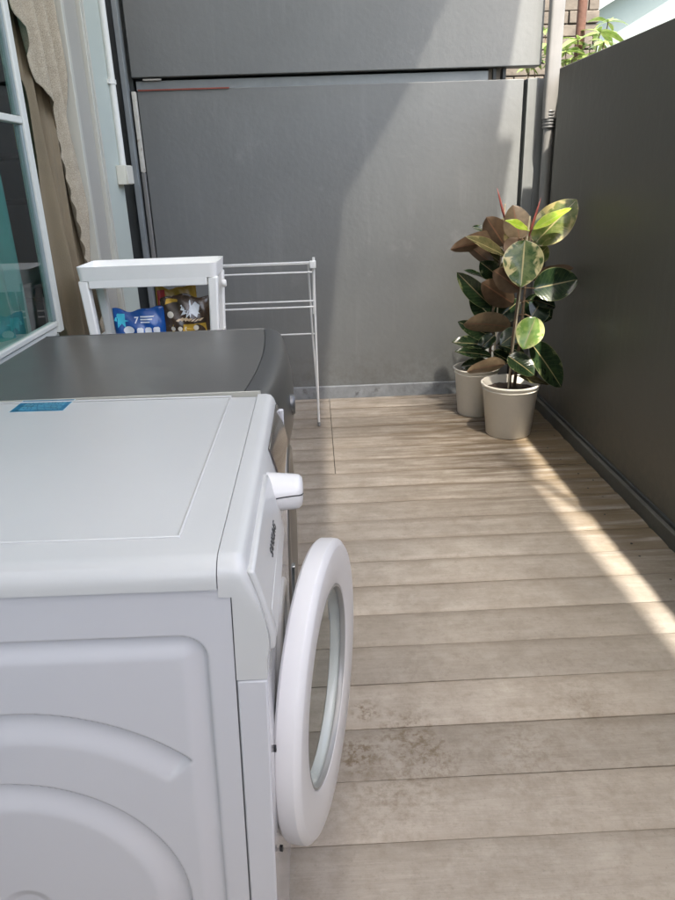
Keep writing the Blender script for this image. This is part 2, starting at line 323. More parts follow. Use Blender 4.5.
def leaf_mat(name, green, green2, cream, cream_amt, under, pale_center=0):
    m = bpy.data.materials.new(name); m.use_nodes = True
    nt = m.node_tree; N = nt.nodes; L = nt.links; b = N['Principled BSDF']
    uv = N.new('ShaderNodeUVMap'); uv.uv_map = 'UVMap'
    sep = N.new('ShaderNodeSeparateXYZ'); L.new(uv.outputs[0], sep.inputs[0])   # x: 0..1 along, y: -1..1 across (stored 0..1)
    tc = N.new('ShaderNodeTexCoord')
    def math_(op, a, b_=None):
        n = N.new('ShaderNodeMath'); n.operation = op
        for i, v in enumerate((a, b_)):
            if v is None: continue
            if hasattr(v, 'links'): L.new(v, n.inputs[i])
            else: n.inputs[i].default_value = v
        return n.outputs[0]
    def mapr(v, a, b_, c, d):
        n = N.new('ShaderNodeMapRange'); n.inputs[1].default_value = a; n.inputs[2].default_value = b_
        n.inputs[3].default_value = c; n.inputs[4].default_value = d; L.new(v, n.inputs[0]); return n.outputs[0]
    def mix(f, a, c):
        n = N.new('ShaderNodeMix'); n.data_type = 'RGBA'; L.new(f, n.inputs[0])
        for i, v in ((6, a), (7, c)):
            if hasattr(v, 'links'): L.new(v, n.inputs[i])
            else: n.inputs[i].default_value = (*v, 1)
        return n.outputs[2]
    t = math_('ABSOLUTE', math_('SUBTRACT', math_('MULTIPLY', sep.outputs[1], 2.0), 1.0))
    n1 = N.new('ShaderNodeTexNoise'); n1.inputs['Scale'].default_value = 17; n1.inputs['Detail'].default_value = 3; n1.inputs['Distortion'].default_value = 1.5
    L.new(tc.outputs['Object'], n1.inputs['Vector'])
    n2 = N.new('ShaderNodeTexNoise'); n2.inputs['Scale'].default_value = 34; n2.inputs['Detail'].default_value = 4
    L.new(tc.outputs['Object'], n2.inputs['Vector'])
    edge = math_('ADD', t, math_('MULTIPLY', math_('SUBTRACT', n1.outputs['Fac'], .5), 2.4))
    top = mix(mapr(n2.outputs['Fac'], .42, .58, 0, 1), green, green2)
    top = mix(mapr(edge, .95-cream_amt, 1.32-cream_amt, 0, .85), top, cream)
    top = mix(mapr(t, .95, .98, 0, .75), top, cream)
    if pale_center: top = mix(mapr(t, .10, .45, pale_center, 0), top, cream)
    # midrib and side veins
    top = mix(mapr(t, .025, .05, .75, 0), top, (.38, .32, .16))
    ve = math_('FRACT', math_('ADD', math_('MULTIPLY', sep.outputs[0], 11), math_('MULTIPLY', t, -2.2)))
    vein = mapr(math_('ABSOLUTE', math_('SUBTRACT', ve, .5)), 0, .07, 1, 0)
    top = mix(math_('MULTIPLY', vein, .14), top, (.22, .26, .10))
    geo = N.new('ShaderNodeNewGeometry')
    un = mix(mapr(n2.outputs['Fac'], .4, .6, 0, 1), under, tuple(c*.78 for c in under))
    un = mix(mapr(t, .03, .07, .8, 0), un, (.30, .15, .09))
    col = mix(geo.outputs['Backfacing'], top, un)
    L.new(col, b.inputs['Base Color'])
    L.new(mapr(geo.outputs['Backfacing'], 0, 1, .16, .36), b.inputs['Roughness'])
    bp = N.new('ShaderNodeBump'); bp.inputs['Strength'].default_value = .12; bp.inputs['Distance'].default_value = .0015
    L.new(vein, bp.inputs['Height']); L.new(bp.outputs[0], b.inputs['Normal'])
    tr = N.new('ShaderNodeBsdfTranslucent'); L.new(col, tr.inputs['Color'])
    ms = N.new('ShaderNodeMixShader'); ms.inputs[0].default_value = .18
    out = N['Material Output']; L.new(b.outputs[0], ms.inputs[1]); L.new(tr.outputs[0], ms.inputs[2]); L.new(ms.outputs[0], out.inputs['Surface'])
    return m
LM = {
 'var': leaf_mat('leaf_variegated', (.030, .062, .018), (.075, .105, .035), (.40, .36, .19), .34, (.16, .085, .055)),
 'olive': leaf_mat('leaf_olive', (.065, .095, .022), (.12, .14, .040), (.36, .30, .13), .26, (.16, .09, .05)),
 'dark': leaf_mat('leaf_dark_green', (.012, .026, .012), (.022, .042, .016), (.20, .22, .10), .0, (.11, .066, .045)),
 'lime': leaf_mat('leaf_lime', (.13, .24, .05), (.22, .33, .08), (.55, .55, .26), .30, (.40, .36, .12)),
 'young': leaf_mat('leaf_young', (.24, .36, .03), (.32, .42, .05), (.50, .46, .12), .05, (.40, .36, .08)),
 'bronze': leaf_mat('leaf_bronze', (.075, .072, .030), (.105, .092, .040), (.22, .18, .09), .1, (.150, .098, .060)),
 'tan': leaf_mat('leaf_tan', (.05, .07, .03), (.06, .09, .04), (.30, .28, .14), .2, (.24, .175, .105)),
}

# ------------------------------------------------------------------ ground and deck
g = link('ground', B(-90, 90, -90, 90, -.30, -.17), ground_m); tag(g, kind='structure')
def deck():
    bm = bmesh.new(); lay = bm.faces.layers.float.new('plank')
    pitch = .1545; y = 1.008 - pitch*16
    k = 0
    while y < 3.98:
        y1 = min(y+pitch, 3.992)
        segs = [(-.73, 1.172)] if y1 < 2.95 else [(-.73, .0475), (.0505, 1.172)]
        for (x0, x1) in segs:
            w = y1-y-.0024; n = 10; nx = 24; rows = []
            tilt = random.uniform(-.0006, .0006); ex = random.uniform(-.003, .003)
            for i in range(nx+1):
                x = x0+(x1-x0)*i/nx
                warp = .0007*math.sin(x*3.1+k*1.7)
                row = [(x, y+.0012, -.028)]
                for j in range(n+1):
                    t = j/n; e = abs(2*t-1)
                    z = -.0030*e**2.0 - (.0024*max(0, (e-.90)/.10)**2) + tilt*(2*t-1) + warp
                    row.append((x, y+.0012+w*t+.0006*math.sin(x*2.3+k), z))
                row.append((x, y+.0012+w, -.028))
                rows.append([bm.verts.new(p) for p in row])
            for a, b in zip(rows, rows[1:]):
                for j in range(len(a)-1):
                    f = bm.faces.new((a[j], b[j], b[j+1], a[j+1])); f[lay] = k+.5; f.smooth = True
            for rr in (rows[0], rows[-1]):
                f = bm.faces.new(rr if rr is rows[-1] else rr[::-1]); f[lay] = k+.5
            k += 1
        y = y1 if y1 > 3.98 else y+pitch
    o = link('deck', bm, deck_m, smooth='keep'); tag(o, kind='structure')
    for p in o.data.polygons: p.use_smooth = True
    o.data.set_sharp_from_angle(angle=R(50))
    s = bmesh.new(); box(s, -.73, 1.172, -1.46, 3.99, -.17, -.029)
    o2 = link('deck_subframe', s, wall_dark); tag(o2, kind='structure')
    # screw heads are little dark dimples fixed in the planks
    s = bmesh.new(); y = 1.008-pitch*3
    while y < 3.9:
        for x in (1.09,):
            for dy in (.04, .11):
                if random.random() < .12 or y < 1.2: continue
                xx = x+random.uniform(-.05, .05); c = (xx, y+dy+random.uniform(-.006, .006), .0)
                lathe(s, [(.0001, .0006), (.0040, .0006), (.0044, -.003)], c, 'z', 10)
        y += pitch
    o3 = link('deck_screws', s, screw_m); tag(o3, kind='structure')
deck()

# ------------------------------------------------------------------ rear wall
rw = empty('rear_wall', (.1, 4.0, 0))
tag(rw, 'tall grey painted wall across the far end, split by a dark horizontal gap near the top', 'wall')
def W(name, bm, mat, **k):
    bmesh.ops.translate(bm, verts=bm.verts[:], vec=(-.1, -4.0, 0)); return link(name, bm, mat, rw, **k)
W('lower_panel', B(-.868, 1.108, 4.02, 4.12, -.17, 1.655), wall_back, bevel=.004)
W('upper_panel', B(-.884, 1.187, 4.0, 4.10, 1.711, 3.4), wall_back, bevel=.004)
W('kerb', B(-.90, 1.20, 3.994, 4.018, -.17, .068), kerb_m, bevel=.004)
W('corner_strip', B(1.128, 1.186, 4.012, 4.12, .0, 1.657), wall_back, bevel=.003)
W('corner_backing', B(1.186, 1.36, 4.03, 4.12, -.1, 1.655), wall_back)
W('backing_board', B(-.90, .955, 4.121, 4.15, -.1, 3.4), wall_dark)
W('groove_lining', B(1.108, 1.128, 4.06, 4.11, .0, 1.652), wall_dark)
W('edge_post', B(-.930, -.905, 3.965, 4.10, -.1, 3.4), wall_trim, bevel=.003)
W('white_edge_strip', B(-.894, -.8725, 4.0, 4.03, 1.27, 1.650), rust_white, bevel=.004)
W('grey_edge_strip', B(-.894, -.8725, 4.003, 4.03, .069, 1.268), pipe_m, bevel=.004)
W('edge_groove', B(-.904, -.8945, 4.02, 4.05, .069, 1.655), wall_dark)
W('gap_board', B(-.87, .925, 4.032, 4.06, 1.6555, 1.698), wall_trim)
W('upper_filler', B(-.904, -.8845, 4.03, 4.10, 1.64, 3.4), wall_dark)
W('red_strip', B(-.862, -.40, 4.012, 4.0185, 1.652, 1.6585), red_strip_m)
b_ = bmesh.new(); box(b_, -.83, -.74, 4.012, 4.03, 1.699, 1.706); W('paint_chip', b_, rust_white)
b_ = bmesh.new()
for x in (.95, 1.0): box(b_, x, x+.016, 4.03, 4.09, 1.657, 1.709)
W('gap_bracket', b_, wall_dark)
b_ = bmesh.new(); box(b_, .93, .99, 4.05, 4.1, 1.657, 1.708); W('gap_block', b_, old_brick)
# dark recess wall between the house corner and the rear wall
o = link('recess_wall', B(-2.2, -.935, 4.01, 4.10, -.17, 3.4), wall_dark)
tag(o, 'narrow dark wall seen between the pale house corner and the grey edge post', 'wall')

# ------------------------------------------------------------------ right wall
sw = empty('side_wall', (1.25, 1.4, 0)); tag(sw, 'long dark grey boundary wall running along the right side of the deck', 'wall')
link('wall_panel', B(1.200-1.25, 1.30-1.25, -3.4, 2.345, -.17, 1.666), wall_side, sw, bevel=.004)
link('skirting', B(1.174-1.25, 1.2006-1.25, -3.4, 2.34, -.17, .052), skirt_m, sw, bevel=.003)
link('corner_return', B(1.268-1.25, 1.2995-1.25, 2.3455, 2.62, -.17, 1.664), wall_side, sw)
link('joint_strip', B(1.190-1.25, 1.1995-1.25, -3.4, 2.34, .0535, .066), wall_dark, sw)

ew = link('light_block_wall', B(-.90, 1.199, -1.62, -1.48, -.17, 1.3), light_block_m, bevel=.004)  # unseen wall, added behind the camera to hold back light from the near deck
tag(ew, 'unseen low grey wall added behind the camera to cut light on the near deck', 'wall')
# ------------------------------------------------------------------ downpipe in the corner
dp = empty('downpipe', (1.229, 3.928, 0)); tag(dp, 'pale grey vertical pipe with a ribbed coupling in the far right corner', 'pipe')
PX, PY = 1.172, 3.815
b_ = bmesh.new()
prof = []
for cx_, cy_, a0 in ((.018, .018, 0), (-.018, .018, 90), (-.018, -.018, 180), (.018, -.018, 270)):
    for k in range(5):
        a = R(a0+k*22.5); prof.append(((cx_+.012*math.cos(a))*1.12, cy_+.012*math.sin(a)))
lo = [b_.verts.new((x, y+.015, 1.46)) for x, y in prof]; hi = [b_.verts.new((x, y+.015, 2.75)) for x, y in prof]
for k in range(len(prof)): b_.faces.new((lo[k], lo[(k+1) % len(prof)], hi[(k+1) % len(prof)], hi[k]))
b_.faces.new(hi); b_.faces.new(lo[::-1])
link('upper_pipe', b_, pipe_m, dp, auto=60)
b_ = tube(bmesh.new(), [(.0, .015, 0.0), (.0, .015, 1.459)], .0265, 28); link('lower_pipe', b_, pipe_m, dp, auto=50)
b_ = bmesh.new(); prof = []
z = 1.415
while z < 1.49:
    prof += [(.031, z), (.034, z+.003), (.034, z+.008), (.031, z+.011)]; z += .0145
lathe(b_, [(.027, 1.412)]+prof+[(.027, 1.495)], (0, .015, 0), 'z', 28); link('coupling', b_, M('coupling_m', (.20, .20, .20), .35, metal=.6), dp, auto=40)

# ------------------------------------------------------------------ house wall with opening, window and curtains
hw = empty('house_wall', (-.75, 2.8, 0)); tag(hw, 'pale blue-green house wall with a grey frame around an open doorway, left side', 'house')
def HWp(name, bm, mat, **k):
    bmesh.ops.translate(bm, verts=bm.verts[:], vec=(.75, -2.8, 0)); return link(name, bm, mat, hw, **k)
HWp('wall', B(-.90, -.75, 2.735, 3.032, -.17, 3.4), house_paint, bevel=.003)
b_ = bmesh.new(); box(b_, -.90, -.755, -2.6, .35, -.17, 3.4); HWp('wall', b_, house_paint)
HWp('lintel', B(-.90, -.755, .352, 2.50, 2.36, 3.4), house_paint)
HWp('sill_wall', B(-.90, -.765, .352, 2.09, -.17, .815), house_paint)
b_ = bmesh.new(); box(b_, -.86, -.735, 2.500, 2.527, -.1, 3.4); HWp('inner_frame', b_, frame_paint, bevel=.002)
b_ = bmesh.new(); box(b_, -.86, -.742, 2.530, 2.678, -.1, 3.4); HWp('grey_frame', b_, frame_grey, bevel=.002)
b_ = bmesh.new(); box(b_, -.86, -.728, 2.680, 2.700, -.1, 3.4); box(b_, -.86, -.738, 2.7, 2.7185, -.1, 3.4); box(b_, -.86, -.730, 2.7185, 2.733, -.1, 3.4)
HWp('outer_frame', b_, frame_paint, bevel=.002)
HWp('door_seal', B(-.86, -.745, 2.527, 2.530, -.1, 3.4), black_plastic)
b_ = bmesh.new(); box(b_, -3.2, -3.15, .2, 3.6, -.1, 2.6); box(b_, -3.2, -.90, 3.55, 3.6, -.1, 2.6); box(b_, -3.2, -.90, .2, .25, -.1, 2.6)
box(b_, -3.2, -.90, .2, 3.6, -.15, -.1); box(b_, -3.2, -.90, .2, 3.6, 2.6, 2.62)
HWp('room_lining', b_, room_m)
b_ = bmesh.new(); box(b_, -1.07, -1.045, 2.985, 3.0, 1.37, 1.40)
cb = empty('cabinet', (-1.5, 3.25, 0)); tag(cb, 'dark shelf cabinet in the dim room behind the open window', 'cabinet')
b_ = bmesh.new()
for z in (.3, .75, 1.15, 1.33, 1.72, 2.1): box(b_, -.6, .45, -.12, .22, z, z+.02)
for x in (-.62, .45): box(b_, x, x+.02, -.12, .22, 0, 2.15)
link('shelf_frame', b_, M('cabinet_m', (.05, .065, .065), .5), cb)
yb = link('yellow_box', B(-1.185, -1.075, 3.13, 3.2, 1.36, 1.455), yellow_m, bevel=.004); tag(yb, 'small yellow box on a shelf inside the dark room, beside the brown curtain', 'box')
b_ = B(-1.062, -1.035, 2.99, 3.0, 1.335, 1.395); 
wt = link('wall_switch', b_, cream_plastic, bevel=.003); tag(wt, 'small white tag just below the yellow box inside the room', 'tag')

win = empty('window', (-.75, 1.3, .85)); tag(win, 'white framed window sash with dark reflective glass at the left edge, above the grey machine', 'window')
def WI(name, bm, mat, **k):
    bmesh.ops.translate(bm, verts=bm.verts[:], vec=(.75, -1.3, -.85)); return link(name, bm, mat, win, **k)
b_ = bmesh.new()
box(b_, -.772, -.742, 2.044, 2.077, .825, 2.35)
box(b_, -.772, -.740, .40, .44, .825, 2.35)
box(b_, -.772, -.740, .4405, 2.0435, 2.31, 2.35)
box(b_, -.768, -.746, .4405, 2.0435, .843, .858); box(b_, -.772, -.752, .4405, 2.0435, .818, .842)
WI('frame', b_, sash_paint, bevel=.003)
b_ = bmesh.new(); box(b_, -.768, -.745, .4405, 2.0435, 1.372, 1.390)
WI('glazing_bar', b_, sash_paint, bevel=.003)
b_ = bmesh.new(); box(b_, -.764, -.748, 2.030, 2.0435, .8585, 1.3695); box(b_, -.764, -.748, 2.030, 2.0435, 1.3925, 2.3095); WI('gasket', b_, M('gasket_m', (.25, .30, .30), .5), bevel=.002)
b_ = bmesh.new(); box(b_, -.758, -.754, .4405, 2.0295, .8585, 1.3695); WI('pane', b_, window_glass)
b_ = bmesh.new(); box(b_, -.758, -.754, .4405, 2.0295, 1.3925, 2.3095); WI('pane', b_, window_glass)

def cloth(name, rows, xfun, mat, n=60, parent=None, scallop=0):
    """rows: (z, y_left, y_right); fabric hung in the plane facing +x"""
    bm = bmesh.new(); grid = []
    rows = sorted(rows, reverse=True)
    zs = []; z = rows[0][0]
    while z > rows[-1][0]: zs.append(z); z -= .012
    zs.append(rows[-1][0])
    def lerp(z):
        for a, b in zip(rows, rows[1:]):
            if b[0] <= z <= a[0]:
                t = (a[0]-z)/max(1e-9, a[0]-b[0]); return a[1]+(b[1]-a[1])*t, a[2]+(b[2]-a[2])*t
        return rows[-1][1:]
    for z in zs:
        yl, yr = lerp(z)
        if scallop: yl -= scallop*abs(math.sin(z*math.pi/.062))
        grid.append([bm.verts.new((xfun(j/n, z, yl+(yr-yl)*j/n), yl+(yr-yl)*j/n, z)) for j in range(n+1)])
    for a, b in zip(grid, grid[1:]):
        for j in range(n): bm.faces.new((a[j], a[j+1], b[j+1], b[j]))
    o = link(name, bm, mat, parent, smooth=True)
    s = o.modifiers.new('thickness', 'SOLIDIFY'); s.thickness = .0015
    return o
br = cloth('curtain', [(2.45, 2.12, 2.49), (1.70, 2.17, 2.49), (1.58, 2.195, 2.49), (1.50, 2.222, 2.49), (1.44, 2.245, 2.49), (1.29, 2.25, 2.495), (1.07, 2.228, 2.495), (.79, 2.205, 2.495), (.1, 2.20, 2.495)],
    lambda t, z, y: -.800 + .026*math.sin(y*62+3.4*z+1.2) + .012*math.sin(y*121+6.5*z+.6*math.sin(z*3)) + .006*math.sin(y*35-z*4), brown_fabric, 110)
tag(br, 'brown opaque curtain hanging in folds in the doorway behind the lace', 'curtain')
lc = cloth('lace_curtain', [(2.3, 2.05, 2.493), (1.67, 2.144, 2.493), (1.633, 2.175, 2.493), (1.58, 2.21, 2.492), (1.523, 2.25, 2.492), (1.466, 2.31, 2.493), (1.405, 2.375, 2.494), (1.322, 2.395, 2.495), (1.22, 2.415, 2.496), (1.115, 2.43, 2.497), (1.0, 2.455, 2.498), (.85, 2.468, 2.498), (.1, 2.47, 2.498)],
    lambda t, z, y: -.762 + .014*math.sin(y*62+z*14+.8) + .004*math.sin(y*131+z*22), lace_fabric, 70, scallop=.011)
tag(lc, 'cream lace curtain with a scalloped edge gathered in front of the brown curtain', 'curtain')
tl = cloth('teal_curtain', [(2.4, .9, 2.19), (1.25, .9, 2.20), (.9, .9, 2.21), (.3, .9, 2.21)], lambda t, z, y: -.90 + .03*math.sin(t*2*math.pi*6) + .01*math.sin(t*40), teal_fabric, 90)
tag(tl, 'teal green curtain seen through the window glass at the left edge', 'curtain')

cd = empty('conduit', (-.745, 3.012, 0)); tag(cd, 'thin white electrical conduit running down the corner of the blue-green wall', 'conduit')
link('pipe', tube(bmesh.new(), [(.004, 0, 1.286), (.004, 0, 3.4)], .0135, 16), conduit_m, cd, auto=50)
b_ = bmesh.new(); lathe(b_, [(.0135, 1.57), (.017, 1.57), (.017, 1.585), (.0135, 1.585)], (.004, 0, 0), 'z', 16); box(b_, -.0052, .004, -.034, -.012, 1.57, 1.585)
link('clip', b_, conduit_m, cd, auto=40)
jb = empty('junction_box', (-.75, 2.98, 1.215)); tag(jb, 'small cream electrical box on the wall at the bottom end of the white conduit', 'electrical box')
link('box_body', B(.0, .036, -.045, .058, 0, .07), cream_plastic, jb, bevel=.003)
link('box_cover', B(.0365, .041, -.043, .056, .002, .068), cream_plastic, jb, bevel=.0018)

# ------------------------------------------------------------------ roof added over the deck (out of frame), shaped to shade and light it
RZ = 3.4
rf = empty('shade_roof', (.1, 1.6, RZ)); tag(rf, 'unseen milky roof sheet shaped to shade the deck, with an open strip above the right wall', 'roof')
def RF(name, bm, mat):
    bmesh.ops.translate(bm, verts=bm.verts[:], vec=(-.1, -1.6, -RZ)); return link(name, bm, mat, rf)
xn, xf, yn = .90+.125*RZ, .815+.125*RZ, 4-.5*(RZ-1.417)
def plate(poly, z0, z1):
    bm = bmesh.new(); lo = [bm.verts.new((x, y, z0)) for x, y in poly]; hi = [bm.verts.new((x, y, z1)) for x, y in poly]
    n = len(poly)
    for k in range(n): bm.faces.new((lo[k], lo[(k+1) % n], hi[(k+1) % n], hi[k]))
    bm.faces.new(lo[::-1]); bm.faces.new(hi); return bm
e_ = lambda x: x+.125*RZ
g_ = lambda y: y-.5*RZ
RF('clear_sheet', plate([(.40, 4.15), (.40, -2.6), (e_(.93), -2.6), (e_(.93), g_(1.6)), (e_(.872), g_(2.76)), (e_(.935), g_(2.78)), (e_(.945), g_(3.3)), (e_(.90), 2.75), (e_(.90), yn), (xf, yn), (xf, 4.15)], RZ, RZ+.006), roof_m)  # right edge notched to shape the sun streak on deck and rear wall
RF('grey_sheet', plate([(-1.0, 4.15), (-1.0, -2.6), (.44, -2.6), (.44, 1.7), (.44+.015, 2.86), (.74, 3.13), (.93, 3.36), (1.0, 4.15)], RZ+.012, RZ+.018), roof_grey_m)  # diagonal edge cut to draw the soft shadow line on the rear wall
for yy in (.6, 1.8): RF('rafter', B(-.95, .44-.01, yy, yy+.04, RZ-.062, RZ-.001), wall_trim)
RF('shadow_rod', tube(bmesh.new(), [(e_(.80), g_(3.02), RZ-.01), (e_(1.06), g_(2.16), RZ-.01)], .016, 8), wall_trim)  # unseen rod added to cast the diagonal shadow band across the sun streak

# ------------------------------------------------------------------ white washing machine
WX, WY0, WY1 = -.096, .630, 1.226
ww = empty('washing_machine', (WX, (WY0+WY1)/2, 0.004), (0, R(.6), 0))
tag(ww, 'white front-loading washing machine with its round door ajar, nearest the camera', 'washing machine')
hy = (WY1-WY0)/2
# cabinet: back, far side, bottom and front frame
def ring_face(bm, x, cy, cz, r, y0, y1, z0, z1, seg=64):
    circ, outer = [], []
    for k in range(seg):
        a = 2*math.pi*k/seg; c, s = math.cos(a), math.sin(a)
        circ.append(bm.verts.new((x, cy+r*c, cz+r*s)))
        t = min(((y1-cy)/c if c > 1e-9 else (y0-cy)/c if c < -1e-9 else 1e9), ((z1-cz)/s if s > 1e-9 else (z0-cz)/s if s < -1e-9 else 1e9))
        outer.append(bm.verts.new((x, cy+t*c, cz+t*s)))
    for k in range(seg): bm.faces.new((circ[k], outer[k], outer[(k+1) % seg], circ[(k+1) % seg]))
    return circ
DC = (-.034, .455)         # porthole centre (y, z) local
b_ = bmesh.new()
ring_face(b_, .002, DC[0], DC[1], .165, -hy+.004, hy-.004, .03, .758)
link('front_panel', b_, white_enamel, ww)
b_ = bmesh.new()
box(b_, -.545, -.535, -hy+.004, hy-.004, .03, .83)
box(b_, -.545, .0015, hy-.012, hy-.004, .03, .83)
box(b_, -.534, 0, -hy+.012, hy-.013, .03, .05)
box(b_, -.031, .0025, -hy, -hy+.012, .03, .707)       # front corner return seen from the side
link('cabinet', b_, white_enamel, ww, bevel=.0025)
# embossed near side panel
b_ = bmesh.new()
X0, X1, Z0, Z1 = -.545, -.0325, .03, .8255
def groove(d, wdt, dep, sharp=.0045):
    if d <= 0 or d >= wdt: return 0
    if d < sharp: t = d/sharp; return dep*(t*t*(3-2*t))
    t = (d-sharp)/(wdt-sharp); t = 1-t; return dep*(t*t*(3-2*t))
def emboss(x, z):
    cx_, cz_, hx, hz, rr = (-.51-.060)/2, (.09+.768)/2, (.51-.060)/2, (.768-.09)/2, .03
    qx, qz = abs(x-cx_)-hx+rr, abs(z-cz_)-hz+rr
    sd = math.hypot(max(qx, 0), max(qz, 0))+min(max(qx, qz), 0)-rr
    h = groove(-sd, .032, .0085)
    r = math.hypot(x+.309, z-.367)
    h = max(h, groove(.205-r, .046, .0115, .005))
    # arc slot with a rounded end
    r2 = math.hypot(x+.284, z-.383); a = math.degrees(math.atan2(z-.383, x+.284))
    if 47 < a < 133:
        e = min(1, (a-47)/1.6, (133-a)/1.6)
        h = max(h, groove(.290-r2, .047, .011, .005)*e)
    h += .0035*max(0, 1-(max(0, r-.02)/.012)) if r < .032 else 0
    return h
nx, nz = 250, 390; grid = []
for i in range(nx+1):
    x = X0+(X1-X0)*i/nx
    grid.append([b_.verts.new((x, -hy+.0015+emboss(x, Z0+(Z1-Z0)*j/nz), Z0+(Z1-Z0)*j/nz)) for j in range(nz+1)])
for i in range(nx):
    for j in range(nz): b_.faces.new((grid[i][j], grid[i+1][j], grid[i+1][j+1], grid[i][j+1]))
link('side_panel', b_, white_enamel, ww, smooth=True)
link('side_seam', B(-.0333, -.0312, -hy+.0035, -hy+.010, .03, .827), dark_seam, ww)
# lid: rounded slab with raised border
def slab(x0, x1, y0, y1, z0, z1): return B(x0, x1, y0, y1, z0, z1)
lb = B(-.56, -.0453, -hy-.004, hy+.002, .827, .8578)
ed = [e for e in lb.edges if all(v.co.z > .85 for v in e.verts) and (all(v.co.y < 0 for v in e.verts) or all(v.co.y > 0 for v in e.verts) or all(v.co.x < -.5 for v in e.verts))]
bmesh.ops.bevel(lb, geom=ed, offset=.024, segments=7, profile=.5, affect='EDGES')
lid = link('lid', lb, lid_plastic, ww, auto=50)
b_ = bmesh.new()
def frame_ring(bm, x0, x1, y0, y1, z0, z1, t):
    box(bm, x0, x1, y0, y0+t, z0, z1); box(bm, x0, x1, y1-t, y1, z0, z1)
    box(bm, x0, x0+t, y0+t, y1-t, z0, z1); box(bm, x1-t, x1, y0+t, y1-t, z0, z1)
frame_ring(b_, -.515, -.090, -hy+.055, hy-.012, .857, .8598, .0035)
link('lid_border', b_, lid_plastic, lid, bevel=.0012)
# sticker
st = link('sticker', B(-.462, -.372, .232, .296, .8580, .8584), M('sticker_blue', (.012, .13, .24), .3, var=.6, vscale=45), lid)
sb = bmesh.new()
for k in range(7):
    x = -.450
    while x < -.381:
        w_ = random.uniform(.003, .011); box(sb, x, min(x+w_, -.380), .239+.0075*k, .2415+.0075*k, .8585, .8586); x += w_+.002
link('sticker_print', sb, M('sticker_print_m', (.16, .42, .52), .4), st)
link('sticker_edge', B(-.464, -.370, .230, .298, .8579, .85795), M('sticker_edge_m', (.5, .62, .64), .4), st)
# control fascia
prof = [(-.0445, .827), (-.0445, .8575), (-.030, .8577), (-.0215, .8555), (-.016, .849), (-.010, .832), (-.003, .806), (.003, .782), (.006, .760), (.006, .748), (.003, .738), (.0025, .709), (-.031, .709), (-.031, .827)]
def fasc():
    bm = bmesh.new(); rings = []
    for y in [-hy-.0005+.0024*k for k in range(11)] + [0] + [hy-.001]:
        d = min(1, (y+hy+.0005)/.024); dz = .024*(1-math.sqrt(max(0, 1-(1-d)**2)))
        rings.append([bm.verts.new((x, y, z-(dz*max(0, min(1, (z-.80)/.055))))) for x, z in prof])
    n = len(prof)
    for a, c in zip(rings, rings[1:]):
        for k in range(n): bm.faces.new((a[k], a[(k+1) % n], c[(k+1) % n], c[k]))
    bm.faces.new(rings[0][::-1]); bm.faces.new(rings[-1]); return bm
fas = link('control_fascia', fasc(), lid_plastic, ww, auto=38)
# detergent drawer with raised rim, following the fascia curve
def fx(z):
    pts = [(.740, .005), (.748, .0065), (.760, .0065), (.782, .003), (.806, -.003), (.832, -.010), (.849, -.016), (.8555, -.0215)]
    for a, b in zip(pts, pts[1:]):
        if a[0] <= z <= b[0]: return a[1]+(b[1]-a[1])*(z-a[0])/(b[0]-a[0])
    return pts[-1][1] if z > .85 else pts[0][1]
zs_ = [.743, .750, .760, .770, .785, .795, .805, .815, .825, .835, .842]
b_ = bmesh.new()
pf = [(fx(z)+.006, z) for z in zs_] + [(fx(z)-.002, z) for z in reversed(zs_)]
extrude_y(b_, pf, -hy+.006, -.035); drw = link('detergent_drawer', b_, lid_plastic, ww, bevel=.0028)
b_ = bmesh.new()
pf = [(fx(z)+.0068, z) for z in zs_[1:5]] + [(fx(z)+.0058, z) for z in reversed(zs_[1:5])]
extrude_y(b_, pf, -hy+.02, -.12); link('drawer_handle', b_, lid_plastic, drw, bevel=.001)
tm = text_mesh('SAMSUNG', .0175, .0003, False)
mat = Matrix(((0, 0, 1, 0), (1, 0, 0, 0), (0, 1, 0, 0), (0, 0, 0, 1)))
bmesh.ops.transform(tm, matrix=Matrix.Translation((0, -.150, .803)) @ mat, verts=tm.verts[:])
for v in tm.verts: v.co.x = fx(v.co.z)+.0063+(.0006 if v.co.x > 0 else 0)
link('brand_lettering', tm, M('letter_m', (.04, .045, .05), .4), drw)
b_ = bmesh.new()
zs2 = [.772, .782, .795, .806, .82, .832, .842]
pf = [(fx(z)+.0035, z) for z in zs2] + [(fx(z)+.0006, z) for z in reversed(zs2)]
extrude_y(b_, pf, .06, hy-.015); link('display', b_, M('display_m', (.10, .085, .075), .12, coat=.5), ww, bevel=.0012)
# dial
b_ = bmesh.new()
lathe(b_, [(.0001, .041), (.011, .041), (.0200, .0395), (.0238, .0355), (.0252, .029), (.0266, .012), (.028, .0), (.029, -.012), (.0001, -.012)], (-.001, -.018, .806), 'x', 40)
kn = link('dial', b_, white_plastic, ww, auto=45)
a = R(170); b_ = tube(bmesh.new(), [(-.001+x, -.018+math.cos(a+da)*r, .806+math.sin(a+da)*r) for x, r, da in ((.004, .0277, .10), (.012, .0268, .06), (.020, .0261, .03), (.029, .0253, 0), (.0355, .0240, 0), (.0395, .0202, 0), (.0411, .013, 0))], .0010, 6)
link('dial_mark', b_, black_plastic, kn)
